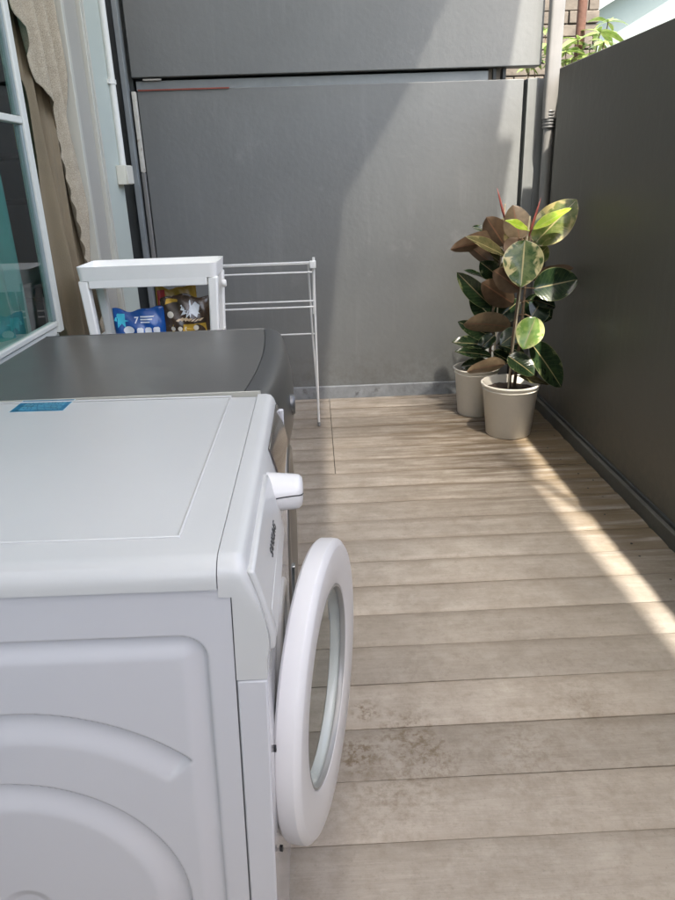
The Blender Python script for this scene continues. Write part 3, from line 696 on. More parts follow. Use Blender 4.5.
# porthole: bezel, gasket and drum
b_ = bmesh.new(); lathe(b_, [(.190, .0022), (.188, .007), (.184, .009), (.172, .009), (.166, .006), (.165, -.01)], (0, DC[0], DC[1]), 'x', 72)
link('porthole_bezel', b_, white_plastic, ww, auto=40)
b_ = bmesh.new(); lathe(b_, [(.166, -.008), (.152, .001), (.142, -.006), (.148, -.03), (.150, -.07)], (0, DC[0], DC[1]), 'x', 64)
link('door_gasket', b_, rubber, ww, smooth=True)
b_ = bmesh.new(); lathe(b_, [(.150, -.07), (.21, -.09), (.21, -.40)], (0, DC[0], DC[1]), 'x', 64); cap(b_, .21, -.40, (0, DC[0], DC[1]), 'x', 64)
link('drum', b_, drum_steel, ww, smooth=False)
b_ = bmesh.new(); box(b_, .0135, .020, .148, .162, .50, .585); la = link('latch_plate', b_, chrome, ww, bevel=.001)
link('latch_slot', B(.0203, .0208, .152, .158, .515, .545), black_plastic, la)
# feet
for sx in (-.50, -.04):
    for sy in (-hy+.05, hy-.05):
        b_ = bmesh.new(); lathe(b_, [(.0001, .03), (.018, .03), (.022, .012), (.024, .0), (.0001, .0)], (sx, sy, sx*-.0314-.002), 'z', 18); link('foot', b_, rubber, ww, auto=40)
# kick plate hatch
link('filter_hatch', B(.0025, .006, .12, .24, .06, .16), white_plastic, ww, bevel=.002)
# door, ajar: local frame with hinge at origin, closed plane +y from the hinge
THETA = 12.0
DR = .225
dr = empty('door', (.024, DC[0]-DR+.008, DC[1]+.025)); dr.parent = ww; dr.rotation_euler = (R(0), 0, -R(THETA))
dc = (0, DR, 0)
b_ = bmesh.new()
prof = [(.156, -.024), (.214, -.0265), (.2215, -.0255), (.2245, -.022), (.2255, -.008), (.2250, .0012), (.2240, .0030), (.2165, .0088), (.2140, .0096), (.180, .0078), (.158, .0062), (.1540, .0050), (.1525, .002), (.151, -.004), (.150, -.022)]
lathe(b_, prof, dc, 'x', 128, closed=True)
ring = link('door_ring', b_, ring_plastic, dr, auto=24)
b_ = bmesh.new(); lathe(b_, [(.1522, -.001), (.1522, .0040), (.1500, .0048), (.1482, .0022), (.1478, -.004), (.151, -.004)], dc, 'x', 96, closed=True)
link('inner_rim', b_, M('rim_m', (.30, .30, .29), .3, metal=.1), dr, auto=50)
# thin glass bowl bulging towards the drum
b_ = bmesh.new()
prof = [(.1476, -.004), (.146, -.010), (.138, -.026), (.122, -.040), (.098, -.049), (.07, -.053), (.035, -.055), (.0002, -.0555)]
inner = [(.0002, -.0537), (.035, -.0532), (.07, -.0512), (.0972, -.0472), (.1208, -.0384), (.1364, -.025), (.1443, -.010), (.1458, -.004)]
lathe(b_, prof+inner, dc, 'x', 72, closed=True)
link('door_glass', b_, door_glass, dr, smooth=True)
b_ = bmesh.new(); box(b_, -.030, -.0215, .010, .030, -.035, .035)
link('hinge', b_, white_plastic, dr, bevel=.002)
for zz in (-.095, .075): link('hinge_slot', B(-.0225, -.018, .0000, .0030, zz, zz+.009), black_plastic, dr)
b_ = bmesh.new(); box(b_, -.034, -.0255, 2*DR-.034, 2*DR-.018, -.02, .02); link('catch', b_, chrome, dr, bevel=.002)

bpy.context.view_layer.update()
def settle(o):
    for c in o.children:
        if c.type == 'EMPTY':
            c.location.z *= .996; c.location.x += .021*c.location.z; continue
        for v in c.data.vertices:
            v.co.z *= .996; v.co.x += .021*v.co.z
        settle(c)
settle(ww)
# ------------------------------------------------------------------ grey dryer behind
GY0, GY1 = 1.268, 1.852
gw = empty('dryer', (-.094, (GY0+GY1)/2, 0)); tag(gw, 'silver grey front-loading machine standing between the white machine and the white trolley', 'dryer')
gh = (GY1-GY0)/2
bow = lambda x, z, t: (.016*(1-(2*t-1)**2) if x > -.06 else 0)
b_ = bmesh.new(); box(b_, -.62, .002, -gh+.002, gh-.002, .02, .79)
link('cabinet', b_, steel_paint, gw, bevel=.004)
b_ = extrude_y(bmesh.new(), [(-.625, .81), (-.625, .846), (-.62, .851), (-.05, .851), (-.05, .81)], -gh, gh, 24, bow)
link('top_panel', b_, steel_paint, gw, auto=40)
b_ = extrude_y(bmesh.new(), [(-.0485, .792), (-.0485, .8505), (-.030, .850), (-.016, .8455), (-.006, .836), (.001, .820), (.006, .80), (.011, .77), (.014, .735), (.013, .70), (.003, .70), (.003, .792)], -gh+.001, gh-.001, 24, bow)
link('control_fascia', b_, steel_dark, gw, auto=35)
link('near_edge_trim', B(-.62, -.018, -gh-.0035, -gh-.0005, .838, .8525), frame_paint, gw, bevel=.001)
link('far_edge_trim', B(-.62, -.048, gh+.0005, gh+.003, .84, .8525), steel_paint, gw, bevel=.001)
b_ = bmesh.new(); lathe(b_, [(.205, .003), (.203, .010), (.197, .014), (.172, .014), (.165, .011)], (0, 0, .42), 'x', 64); link('door_ring', b_, steel_paint, gw, auto=40)
b_ = bmesh.new(); lathe(b_, [(.165, .011), (.12, .015), (.06, .018), (.0002, .019)], (0, 0, .42), 'x', 64); link('door_glass', b_, black_plastic, gw, smooth=True)
link('display', B(.0125, .0165, -.02, .22, .725, .775), black_plastic, gw, bevel=.001)
b_ = bmesh.new(); lathe(b_, [(.0001, .036), (.020, .036), (.024, .030), (.026, .008)], (0, -.06, .75), 'x', 32); link('dial', b_, steel_dark, gw, auto=40)
for sx in (-.56, -.06):
    for sy in (-gh+.05, gh-.05):
        b_ = bmesh.new(); lathe(b_, [(.0001, .022), (.02, .022), (.022, .0), (.0001, .0)], (sx, sy, 0), 'z', 16); link('foot', b_, rubber, gw, auto=40)

# ------------------------------------------------------------------ white plastic trolley
TX0, TX1, TY0, TY1 = -.688, -.284, 2.085, 2.275
tr = empty('storage_trolley', ((TX0+TX1)/2, (TY0+TY1)/2, 0)); tag(tr, 'white plastic storage trolley with open shelves behind the grey machine', 'trolley')
hx, hyy = (TX1-TX0)/2, (TY1-TY0)/2
def rrect(hx, hy, r, n=5):
    out = []
    for cx_, cy_, a0 in ((hx-r, hy-r, 0), (-hx+r, hy-r, 90), (-hx+r, -hy+r, 180), (hx-r, -hy+r, 270)):
        for k in range(n+1):
            a = R(a0+90*k/n); out.append((cx_+r*math.cos(a), cy_+r*math.sin(a)))
    return out
def tray(bm, z0, z1, hx, hy, flare=.004, lip=.004):
    outs = [(rrect(hx-flare, hy-flare, .018), z0), (rrect(hx, hy, .022), z1), (rrect(hx-lip, hy-lip, .018), z1), (rrect(hx-lip-flare, hy-lip-flare, .014), z0+.006)]
    rings = [[bm.verts.new((x, y, z)) for x, y in r] for r, z in outs]
    n = len(rings[0])
    for a, b in zip(rings, rings[1:]):
        for k in range(n): bm.faces.new((a[k], a[(k+1) % n], b[(k+1) % n], b[k]))
    bm.faces.new(rings[0][::-1]); bm.faces.new(rings[-1]); return bm
link('top_tray', tray(bmesh.new(), .960, 1.0, hx, hyy, lip=.0025), trolley_plastic, tr, auto=35)
b_ = bmesh.new(); box(b_, -hx+.032, hx-.032, -hyy+.004, hyy-.004, .938, .9615); link('tray_apron', b_, trolley_plastic, tr, bevel=.002)
for zt in (.745, .42, .06):
    link('shelf', tray(bmesh.new(), zt, zt+.038, hx-.010, hyy-.004), trolley_plastic, tr, auto=35)
for sx in (-1, 1):
    for sy in (-1, 1):
        b_ = bmesh.new()
        def sec(z, ins, w, d):
            cx_, cy_ = sx*(hx-ins-w/2), sy*(hyy-.006-d/2)
            return [b_.verts.new((cx_+a*w/2, cy_+c*d/2, z)) for a, c in ((-1,-1),(1,-1),(1,1),(-1,1))]
        rs_ = [sec(.05, .030, .022, .026), sec(.80, .011, .026, .028), sec(.9605, .001, .028, .032)]
        for a, c in zip(rs_, rs_[1:]):
            for k in range(4): b_.faces.new((a[k], a[(k+1) % 4], c[(k+1) % 4], c[k]))
        b_.faces.new(rs_[0][::-1]); b_.faces.new(rs_[-1])
        link('leg', b_, trolley_plastic, tr, bevel=.005, segs=3)
        b_ = bmesh.new(); lathe(b_, [(.0001, -.009), (.024, -.009), (.025, -.004), (.025, .004), (.024, .009), (.0001, .009)], (sx*(hx-.056), sy*(hyy-.02), .026), 'x', 20); link('castor', b_, rubber, tr, auto=40)
b_ = bmesh.new(); lathe(b_, [(.0001, .012), (.010, .012), (.012, .006), (.010, 0)], (hx-.004, .03, .925), 'x', 14)
link('hook', b_, trolley_plastic, tr, auto=40)

# ------------------------------------------------------------------ detergent pouches
def pouch(name, label, c, w, h, d, mat, rot=0, lean=0, wav=.006, seed=1):
    e = empty(name, c, (lean, 0, rot)); tag(e, label, 'pouch', 'detergent pouches on the trolley shelf')
    bm = bmesh.new(); n = 26; m_ = 26
    def front(u, v):   # u,v in 0..1
        s = (math.sin(math.pi*min(1, max(0, u)))**.6)*(math.sin(math.pi*min(1, .12+v*.88))**.7)
        return d/2*s*(1-.35*v) + .0025*math.sin(u*17+seed+v*9) * (u > .05)*(u < .95)
    def top(u): return h + wav*math.sin(u*7+seed) + wav*.5*math.sin(u*15)
    F, K = [], []
    for i in range(n+1):
        u = i/n
        F.append([bm.verts.new(((u-.5)*w, -front(u, j/m_), top(u)*j/m_)) for j in range(m_+1)])
        K.append([bm.verts.new(((u-.5)*w, .0008+front(u, j/m_), top(u)*j/m_)) for j in range(m_+1)])
    for G in (F, K):
        for i in range(n):
            for j in range(m_): bm.faces.new((G[i][j], G[i+1][j], G[i+1][j+1], G[i][j+1]))
    for i in range(n):
        bm.faces.new((F[i][0], F[i+1][0], K[i+1][0], K[i][0])); bm.faces.new((F[i][m_], F[i+1][m_], K[i+1][m_], K[i][m_]))
    for j in range(m_):
        bm.faces.new((F[0][j], F[0][j+1], K[0][j+1], K[0][j])); bm.faces.new((F[n][j], F[n][j+1], K[n][j+1], K[n][j]))
    body = link('pouch_body', bm, mat, e, smooth=True)
    def decal(name_, bmd, mt, off=.0012):
        for v in bmd.verts:
            x, z = v.co.x, v.co.z; u = x/w+.5; vv = z/h
            v.co.y = -front(u, vv)-off - (.0004 if v.co.y < 0 else 0)
        return link(name_, bmd, mt, e)
    return e, decal
def flat(polys, y=0):
    bm = bmesh.new()
    for p in polys:
        f = bm.faces.new([bm.verts.new((x, y, z)) for x, z in p])
    bmesh.ops.triangulate(bm, faces=bm.faces[:])
    bmesh.ops.subdivide_edges(bm, edges=bm.edges[:], cuts=2, use_grid_fill=True)
    return bm
def txt_xz(t, size, x, z, bold=True):
    bm = text_mesh(t, size, 0, bold); bmesh.ops.transform(bm, matrix=Matrix.Translation((x, 0, z)) @ Matrix(((1,0,0,0),(0,0,1,0),(0,1,0,0),(0,0,0,1))), verts=bm.verts[:]); return bm
def rsq(x, z, s):
    return [(x-s/2+.2*s, z-s/2), (x+s/2-.2*s, z-s/2), (x+s/2, z-s/2+.2*s), (x+s/2, z+s/2-.2*s), (x+s/2-.2*s, z+s/2), (x-s/2+.2*s, z+s/2), (x-s/2, z+s/2-.2*s), (x-s/2, z-s/2+.2*s)]
def disc(x, z, r, n=16, rz=None): return [(x+r*math.cos(2*math.pi*k/n), z+(rz or r)*math.sin(2*math.pi*k/n)) for k in range(n)]
shelf_z = .7525
print_white = M('print_white', (.75, .78, .80), .4); print_cyan = M('print_cyan', (.08, .62, .80), .3)
blue_film = M('blue_film', (.012, .085, .33), .22, var=.35, vscale=14, coat=.3)
e, dec = pouch('detergent_pouch', 'bright blue detergent pouch on the trolley shelf, left of the brown one', (-.542, 2.16, shelf_z), .155, .112, .05, blue_film, seed=2)
dec('star_mark', flat([[(-.052+.024*math.cos(R(a))*(1 if k % 2 == 0 else .35), .080+.024*math.sin(R(a))*(1 if k % 2 == 0 else .35)) for k, a in enumerate(range(0, 360, 30))]]), print_cyan)
dec('badge', flat([disc(-.030, .052, .017, rz=.012)]), print_white)
dec('number_mark', txt_xz('7', .026, -.006, .080), print_white)
for x in (.004, .028, .052): dec('symbol_square', flat([rsq(x, .049, .019)]), print_white)
dec('print_line', flat([[(.006, z), (.050-k*.008, z), (.050-k*.008, z+.004), (.006, z+.004)] for k, z in enumerate((.088, .080, .072))]), print_white)
brown_film = M('brown_film', (.055, .032, .018), .25, var=.5, vscale=22, coat=.3)
e, dec = pouch('detergent_pouch', 'dark brown and gold detergent pouch with a white starburst on the trolley shelf', (-.400, 2.17, shelf_z), .150, .145, .06, brown_film, seed=5)
rnd = random.Random(3)
dec('starburst', flat([[(.016+(.034 if k % 2 == 0 else .012)*math.cos(R(a))*rnd.uniform(.8, 1.1), .105+(.030 if k % 2 == 0 else .012)*math.sin(R(a))*rnd.uniform(.8, 1.1)) for k, a in enumerate(range(0, 360, 15))]]), print_white)
gp = M('gold_print', (.55, .33, .04), .3, metal=.3, var=.3, vscale=40)
dec('gold_corner', flat([[(-.060, .122), (-.035, .128), (.0, .131), (-.01, .136), (-.055, .139)]]), gp, .0008)
dec('gold_band', flat([[(-.045, .040), (.060, .040), (.058, .064), (-.040, .062)]]), gp, .0008)
dec('cream_swirl', flat([[(-.03+.011*k, .074+.004*math.sin(k)), (-.02+.011*k, .080+.004*math.sin(k)), (-.012+.011*k, .079), (-.022+.011*k, .071)] for k in range(7)]), M('cream_print', (.65, .48, .30), .35))
pp = M('pearl_print', (.72, .66, .55), .35)
for dd in ((-.045, .092, .010), (-.040, .050, .007), (-.018, .050, .007), (.004, .050, .008), (.030, .052, .008)): dec('badge', flat([disc(*dd)]), pp, .002)
e, dec = pouch('detergent_pouch', 'red and yellow pouch standing behind the brown pouch on the trolley shelf', (-.435, 2.225, shelf_z), .125, .165, .03, M('red_yellow_film', (.42, .26, .03), .3, var=.3, vscale=12), seed=8)
dec('red_side', flat([[(-.058, .06), (-.030, .06), (-.034, .158), (-.058, .156)]]), M('red_print', (.40, .015, .02), .3))

# ------------------------------------------------------------------ drying rack
rk = empty('drying_rack', (-.26, 3.55, 0)); tag(rk, 'slim white metal clothes drying rack folded out in front of the rear wall', 'drying rack')
def T(name, pts, r, seg=10): 
    return link(name, tube(bmesh.new(), [(p[0]+.26, p[1]-3.55, p[2]) for p in pts], r, seg), rack_metal, rk, auto=50)
for x in (-.012, -.50):
    T('front_leg', [(x-.004, 3.50, .004), (x, 3.515, .60), (x+.003, 3.52, .85)], .0062)
    T('rear_leg', [(x-.002, 3.68, .004), (x-.018, 3.60, .47), (x-.024, 3.53, .835)], .0052)
    T('wing_arm', [(x-.005, 3.52, .585), (x+.004, 3.485, .86)], .0068)
for (y, z) in ((3.49, .838), (3.52, .828), (3.46, .795), (3.50, .652), (3.47, .628), (3.60, .468)):
    T('rail', [(-.508, y, z), (-.018, y, z)], .0042)
for x in (-.012, -.50):
    for y in (3.50, 3.68):
        b_ = tube(bmesh.new(), [(x-.004+.26, y-3.55, .0), (x-.004+.26, y-3.55, .022)], .0085, 10); link('foot_cap', b_, M('foot_cap_m', (.25, .25, .25), .6) if 'foot_cap_m' not in bpy.data.materials else bpy.data.materials['foot_cap_m'], rk, auto=50)
b_ = bmesh.new(); box(b_, .232, .262, -.09, -.055, .812, .846); link('joint_bracket', b_, rack_metal, rk, bevel=.003)

# ------------------------------------------------------------------ rubber plants
def leaf(name, parent, org, base, tip, width, nrm, kind, arch, fold, stem_pt, seed):
    rnd = random.Random(seed)
    Bv, Tv = Vector(base), Vector(tip); ax = Tv-Bv; Ln = ax.length; a = ax.normalized()
    n = Vector(nrm); n = (n-a*n.dot(a)).normalized(); s = a.cross(n).normalized()
    bm = bmesh.new(); uvl = bm.loops.layers.uv.new('UVMap')
    NU, NV = 22, 10; grid = []
    wob = rnd.uniform(0, 6)
    for i in range(NU+1):
        u = i/NU
        w = width/2*(math.sin(math.pi*u**.90)**.62)*(1-.10*u) if 0 < u < 1 else 0
        w = max(w, .0006)
        if u > .93: w *= 1-.45*(u-.93)/.07
        row = []
        for j in range(NV+1):
            t = 2*j/NV-1
            p = Bv+ax*u + s*(t*w) + n*(fold*w*abs(t)**1.3 - arch*Ln*(u**1.6) + arch*Ln*u*.6 + .0035*math.sin(u*9+wob+t*1.5)*abs(t))
            row.append((bm.verts.new(p-org), u, (t+1)/2))
        grid.append(row)
    for r0, r1 in zip(grid, grid[1:]):
        for j in range(NV):
            q = (r0[j], r1[j], r1[j+1], r0[j+1])
            f = bm.faces.new([c[0] for c in q]); f.smooth = True
            for lp, c in zip(f.loops, q): lp[uvl].uv = (c[1], c[2])
    bm.normal_update(); bm.faces.ensure_lookup_table()
    if bm.faces[len(bm.faces)//2].normal.dot(n) < 0: bmesh.ops.reverse_faces(bm, faces=bm.faces[:])
    pet = bmesh.new(); SP = Vector(stem_pt); mid = (SP+Bv)/2+Vector((0, 0, .008))
    tube(pet, [SP-org, mid-org, Bv+a*.01-org], [.0034, .0028, .0022], 8)
    me = bpy.data.meshes.new('pet'); pet.to_mesh(me); pet.free(); nf = len(bm.faces)
    bm.from_mesh(me); bpy.data.meshes.remove(me); bm.faces.ensure_lookup_table()
    for f in bm.faces[nf:]: f.material_index = 1; f.smooth = True
    link(name, bm, [LM[kind], petiole_m], parent, smooth='keep')
petiole_m = M('petiole_m', (.20, .13, .07), .5)
def pot(parent, r_top, r_bot, h):
    b_ = bmesh.new()
    lathe(b_, [(.0002, .004), (r_bot-.006, .004), (r_bot-.001, .0), (r_bot+.003, .004), (r_bot+(r_top-r_bot)*.86, h*.865), (r_top-.001, h*.875), (r_top+.001, h*.90), (r_top-.003, h*.915), (r_top+.001, h*.93), (r_top+.004, h*.95), (r_top+.007, h*.97), (r_top+.008, h*.99), (r_top+.005, h), (r_top, h), (r_top-.003, h*.97), (r_top-.010, h*.86), (r_top-.012, h*.80)], (0, 0, 0), 'z', 64)
    link('pot', b_, pot_m, parent, auto=60)
    b_ = bmesh.new(); rr = r_top-.011; rings = []
    rnd = random.Random(5)
    for k in range(8):
        r_ = rr*k/7
        rings.append([b_.verts.new((r_*math.cos(a), r_*math.sin(a), h*.85+rnd.uniform(-.003, .004))) for a in [2*math.pi*i/32 for i in range(32)]] if k else [b_.verts.new((0, 0, h*.85))])
    for i in range(32): b_.faces.new((rings[0][0], rings[1][i], rings[1][(i+1) % 32]))
    for a, c in zip(rings[1:], rings[2:]):
        for i in range(32): b_.faces.new((a[i], c[i], c[(i+1) % 32], a[(i+1) % 32]))
    link('soil', b_, soil_m, parent, smooth=True)
PLANTS = [{'org': [0.925, 3.285, 0.0], 'pot': [0.135, 0.105, 0.262], 'stems': [[[0.915, 3.27, 0.224], [0.917, 3.26, 0.473], [0.934, 3.27, 0.703], [0.945, 3.27, 0.904], [0.965, 3.26, 0.96]], [[0.948, 3.3, 0.214], [0.964, 3.3, 0.51], [0.972, 3.29, 0.79], [0.974, 3.27, 0.942]]], 'stakes': [[[0.9, 3.235, 0.245], [0.949, 3.22, 1.03]]], 'sheaths': [[[0.956, 3.24, 0.944], [0.992, 3.22, 1.103]]], 'leaves': [[[0.99, 3.27, 0.906], [1.176, 3.29, 1.091], 0.1692, [-0.2, -0.9, 0.35], 'olive', 0.05, 0.12, [0.947, 3.269, 0.9096]], [[0.93, 3.21, 0.931], [0.905, 3.14, 0.737], 0.1846, [-0.2, -0.9, 0.35], 'var', 0.1, 0.16, [0.955, 3.265, 0.932]], [[0.966, 3.22, 0.971], [1.117, 3.19, 1.063], 0.0602, [-0.1, -0.6, 0.8], 'young', 0.1, 0.3, [0.965, 3.26, 0.96]], [[0.953, 3.22, 0.967], [0.834, 3.2, 1.019], 0.0555, [-0.1, -0.6, 0.8], 'young', 0.1, 0.3, [0.965, 3.26, 0.96]], [[0.942, 3.33, 0.921], [0.911, 3.37, 1.072], 0.1339, [0.3, 0.6, -0.2], 'tan', 0.05, 0.2, [0.947, 3.269, 0.9096]], [[0.999, 3.27, 0.706], [1.203, 3.25, 0.746], 0.1598, [0.5, -0.8, 0.3], 'dark', 0.12, 0.22, [0.934, 3.27, 0.703]], [[0.999, 3.31, 0.746], [1.195, 3.32, 0.792], 0.0761, [0.1, 0.75, 0.35], 'bronze', 0.1, 0.3, [0.9362, 3.27, 0.7432]], [[0.967, 3.3, 0.825], [0.846, 3.29, 0.803], 0.0948, [-0.6, -0.75, 0.3], 'bronze', 0.1, 0.3, [0.9406, 3.27, 0.8236]], [[1.018, 3.32, 0.647], [1.134, 3.33, 0.612], 0.1049, [-0.1, -0.6, 0.8], 'dark', 0.1, 0.3, [0.9289, 3.267, 0.634]], [[1.007, 3.34, 0.819], [1.083, 3.36, 0.887], 0.0959, [-0.2, -0.9, 0.35], 'olive', 0.1, 0.2, [0.9406, 3.27, 0.8236]], [[0.935, 3.24, 0.708], [0.797, 3.22, 0.805], 0.1118, [0.3, 0.6, -0.2], 'bronze', 0.1, 0.3, [0.934, 3.27, 0.703]], [[1.004, 3.21, 0.587], [0.941, 3.17, 0.449], 0.1338, [-0.2, -0.9, 0.35], 'lime', 0.08, 0.14, [0.9255, 3.265, 0.588]], [[1.001, 3.25, 0.457], [1.162, 3.22, 0.244], 0.1728, [0.5, -0.8, 0.3], 'dark', 0.1, 0.15, [0.9168, 3.261, 0.4481]], [[0.884, 3.21, 0.409], [0.999, 3.15, 0.333], 0.12, [-0.1, -0.6, 0.8], 'dark', 0.16, 0.2, [0.9164, 3.263, 0.3983]], [[0.88, 3.22, 0.368], [0.684, 3.19, 0.355], 0.0926, [0.1, 0.75, 0.35], 'tan', 0.16, 0.25, [0.916, 3.265, 0.3485]], [[0.943, 3.23, 0.304], [1.093, 3.22, 0.261], 0.0464, [-0.1, -0.6, 0.8], 'bronze', 0.1, 0.3, [0.9156, 3.267, 0.2987]], [[1.004, 3.33, 0.541], [1.084, 3.35, 0.658], 0.1435, [-0.2, -0.9, 0.35], 'dark', 0.05, 0.15, [0.9221, 3.263, 0.542]], [[0.984, 3.35, 0.643], [1.137, 3.37, 0.548], 0.1443, [-0.2, -0.9, 0.35], 'dark', 0.1, 0.2, [0.9289, 3.267, 0.634]], [[0.946, 3.35, 0.874], [1.018, 3.37, 0.723], 0.1347, [-0.6, -0.75, 0.3], 'dark', 0.1, 0.2, [0.9428, 3.27, 0.8638]], [[0.931, 3.31, 0.931], [0.878, 3.3, 0.855], 0.1046, [0.3, 0.6, -0.2], 'bronze', 0.1, 0.2, [0.949, 3.268, 0.9152]], [[0.962, 3.31, 0.508], [0.867, 3.3, 0.442], 0.0951, [-0.6, -0.75, 0.3], 'dark', 0.1, 0.2, [0.9187, 3.261, 0.496]]]}, {'org': [0.832, 3.62, 0.0], 'pot': [0.115, 0.09, 0.255], 'stems': [[[0.898, 3.61, 0.225], [0.898, 3.61, 0.45], [0.912, 3.61, 0.679], [0.935, 3.6, 0.875], [0.941, 3.59, 0.985]]], 'stakes': [[[0.914, 3.59, 0.229], [0.929, 3.58, 1.069]]], 'sheaths': [[[0.933, 3.58, 0.995], [0.884, 3.57, 1.143]]], 'leaves': [[[0.932, 3.63, 0.79], [0.817, 3.63, 0.872], 0.1145, [-0.6, -0.75, 0.3], 'bronze', 0.1, 0.3, [0.9235, 3.605, 0.777]], [[0.939, 3.61, 0.936], [1.013, 3.61, 1.018], 0.1035, [-0.2, -0.9, 0.35], 'olive', 0.1, 0.3, [0.938, 3.595, 0.93]], [[0.915, 3.59, 0.427], [0.822, 3.56, 0.358], 0.0824, [-0.1, -0.6, 0.8], 'dark', 0.15, 0.3, [0.898, 3.61, 0.4275]], [[0.904, 3.57, 0.342], [1.001, 3.55, 0.29], 0.0819, [-0.1, -0.6, 0.8], 'dark', 0.15, 0.3, [0.898, 3.61, 0.3375]], [[0.905, 3.57, 0.734], [0.812, 3.55, 0.803], 0.1024, [-0.6, -0.75, 0.3], 'dark', 0.1, 0.3, [0.9189, 3.607, 0.7378]], [[0.928, 3.58, 0.901], [0.656, 3.55, 0.88], 0.113, [0.1, 0.75, 0.35], 'bronze', 0.22, 0.3, [0.9362, 3.598, 0.897]], [[0.747, 3.59, 0.892], [0.89, 3.56, 0.78], 0.0772, [0.1, 0.75, 0.35], 'bronze', 0.1, 0.3, [0.9356, 3.599, 0.886]], [[0.937, 3.57, 0.873], [0.832, 3.55, 1.014], 0.1331, [0.3, 0.6, -0.2], 'bronze', 0.08, 0.2, [0.935, 3.6, 0.875]], [[0.875, 3.59, 0.93], [0.779, 3.59, 0.971], 0.0618, [-0.1, -0.6, 0.8], 'dark', 0.1, 0.25, [0.938, 3.595, 0.93]], [[0.939, 3.53, 0.824], [0.725, 3.49, 0.938], 0.0861, [-0.1, -0.6, 0.8], 'bronze', 0.12, 0.3, [0.9281, 3.603, 0.8162]], [[0.976, 3.51, 0.868], [0.978, 3.51, 0.988], 0.1309, [-0.1, -0.6, 0.8], 'bronze', 0.1, 0.2, [0.9327, 3.601, 0.8554]], [[0.89, 3.58, 0.574], [0.699, 3.55, 0.754], 0.1078, [-0.6, -0.75, 0.3], 'dark', 0.12, 0.3, [0.905, 3.61, 0.5645]], [[0.896, 3.61, 0.69], [0.746, 3.61, 0.764], 0.0777, [0, -0.25, 1], 'dark', 0.12, 0.3, [0.912, 3.61, 0.679]], [[0.988, 3.53, 0.594], [0.807, 3.49, 0.714], 0.1367, [0.3, 0.6, -0.2], 'bronze', 0.1, 0.3, [0.9064, 3.61, 0.5874]], [[0.98, 3.53, 0.473], [0.719, 3.49, 0.531], 0.1367, [0.1, 0.75, 0.35], 'tan', 0.3, 0.3, [0.8994, 3.61, 0.4729]], [[0.926, 3.61, 0.406], [0.724, 3.61, 0.498], 0.0932, [-0.6, -0.75, 0.3], 'dark', 0.12, 0.3, [0.898, 3.61, 0.405]], [[0.897, 3.59, 0.37], [0.688, 3.57, 0.409], 0.0927, [-0.1, -0.6, 0.8], 'dark', 0.14, 0.3, [0.898, 3.61, 0.36]], [[0.889, 3.55, 0.326], [0.695, 3.52, 0.373], 0.0764, [-0.1, -0.6, 0.8], 'dark', 0.18, 0.3, [0.898, 3.61, 0.315]], [[0.891, 3.59, 0.274], [0.739, 3.57, 0.274], 0.0824, [-0.6, -0.75, 0.3], 'dark', 0.14, 0.3, [0.898, 3.61, 0.27]], [[0.928, 3.59, 0.374], [1.072, 3.57, 0.336], 0.103, [-0.1, -0.6, 0.8], 'dark', 0.14, 0.3, [0.898, 3.61, 0.36]], [[0.916, 3.59, 0.505], [1.028, 3.57, 0.606], 0.1236, [-0.2, -0.9, 0.35], 'dark', 0.1, 0.3, [0.9008, 3.61, 0.4958]], [[0.913, 3.59, 0.657], [0.978, 3.57, 0.766], 0.1133, [-0.2, -0.9, 0.35], 'dark', 0.1, 0.3, [0.9106, 3.61, 0.6561]], [[0.916, 3.63, 0.497], [0.79, 3.65, 0.627], 0.1249, [-0.2, -0.9, 0.35], 'dark', 0.1, 0.3, [0.9008, 3.61, 0.4958]]]}]
LAB = ['nearer variegated rubber plant in a pale plastic pot in the far right corner',
       'rear rubber plant with bronze leaves, its pale pot half hidden behind the nearer pot']
for pi_, P in enumerate(PLANTS):
    org = Vector(P['org']); e = empty('potted_rubber_plant', org); tag(e, LAB[pi_], 'potted plant', 'potted rubber plants in the corner')
    pot(e, *P['pot'])
    for sp in P['stems']:
        pts = [Vector(p)-org for p in sp]; n = len(pts)
        link('stem', tube(bmesh.new(), pts, [.0085-.0045*i/(n-1) for i in range(n)], 10), stem_m, e, smooth=True)
    for sp in P['stakes']:
        link('stake', tube(bmesh.new(), [Vector(p)-org for p in sp], .0042, 8), stake_m, e, auto=50)
    for sp in P['sheaths']:
        a, c = Vector(sp[0])-org, Vector(sp[1])-org
        link('leaf_sheath', tube(bmesh.new(), [a, a+(c-a)*.3, a+(c-a)*.7, c], [.004, .0065, .0045, .0006], 8), sheath_m, e, smooth=True)
    for i, l in enumerate(P['leaves']):
        leaf('leaf', e, org, *l, seed=i+pi_*50)

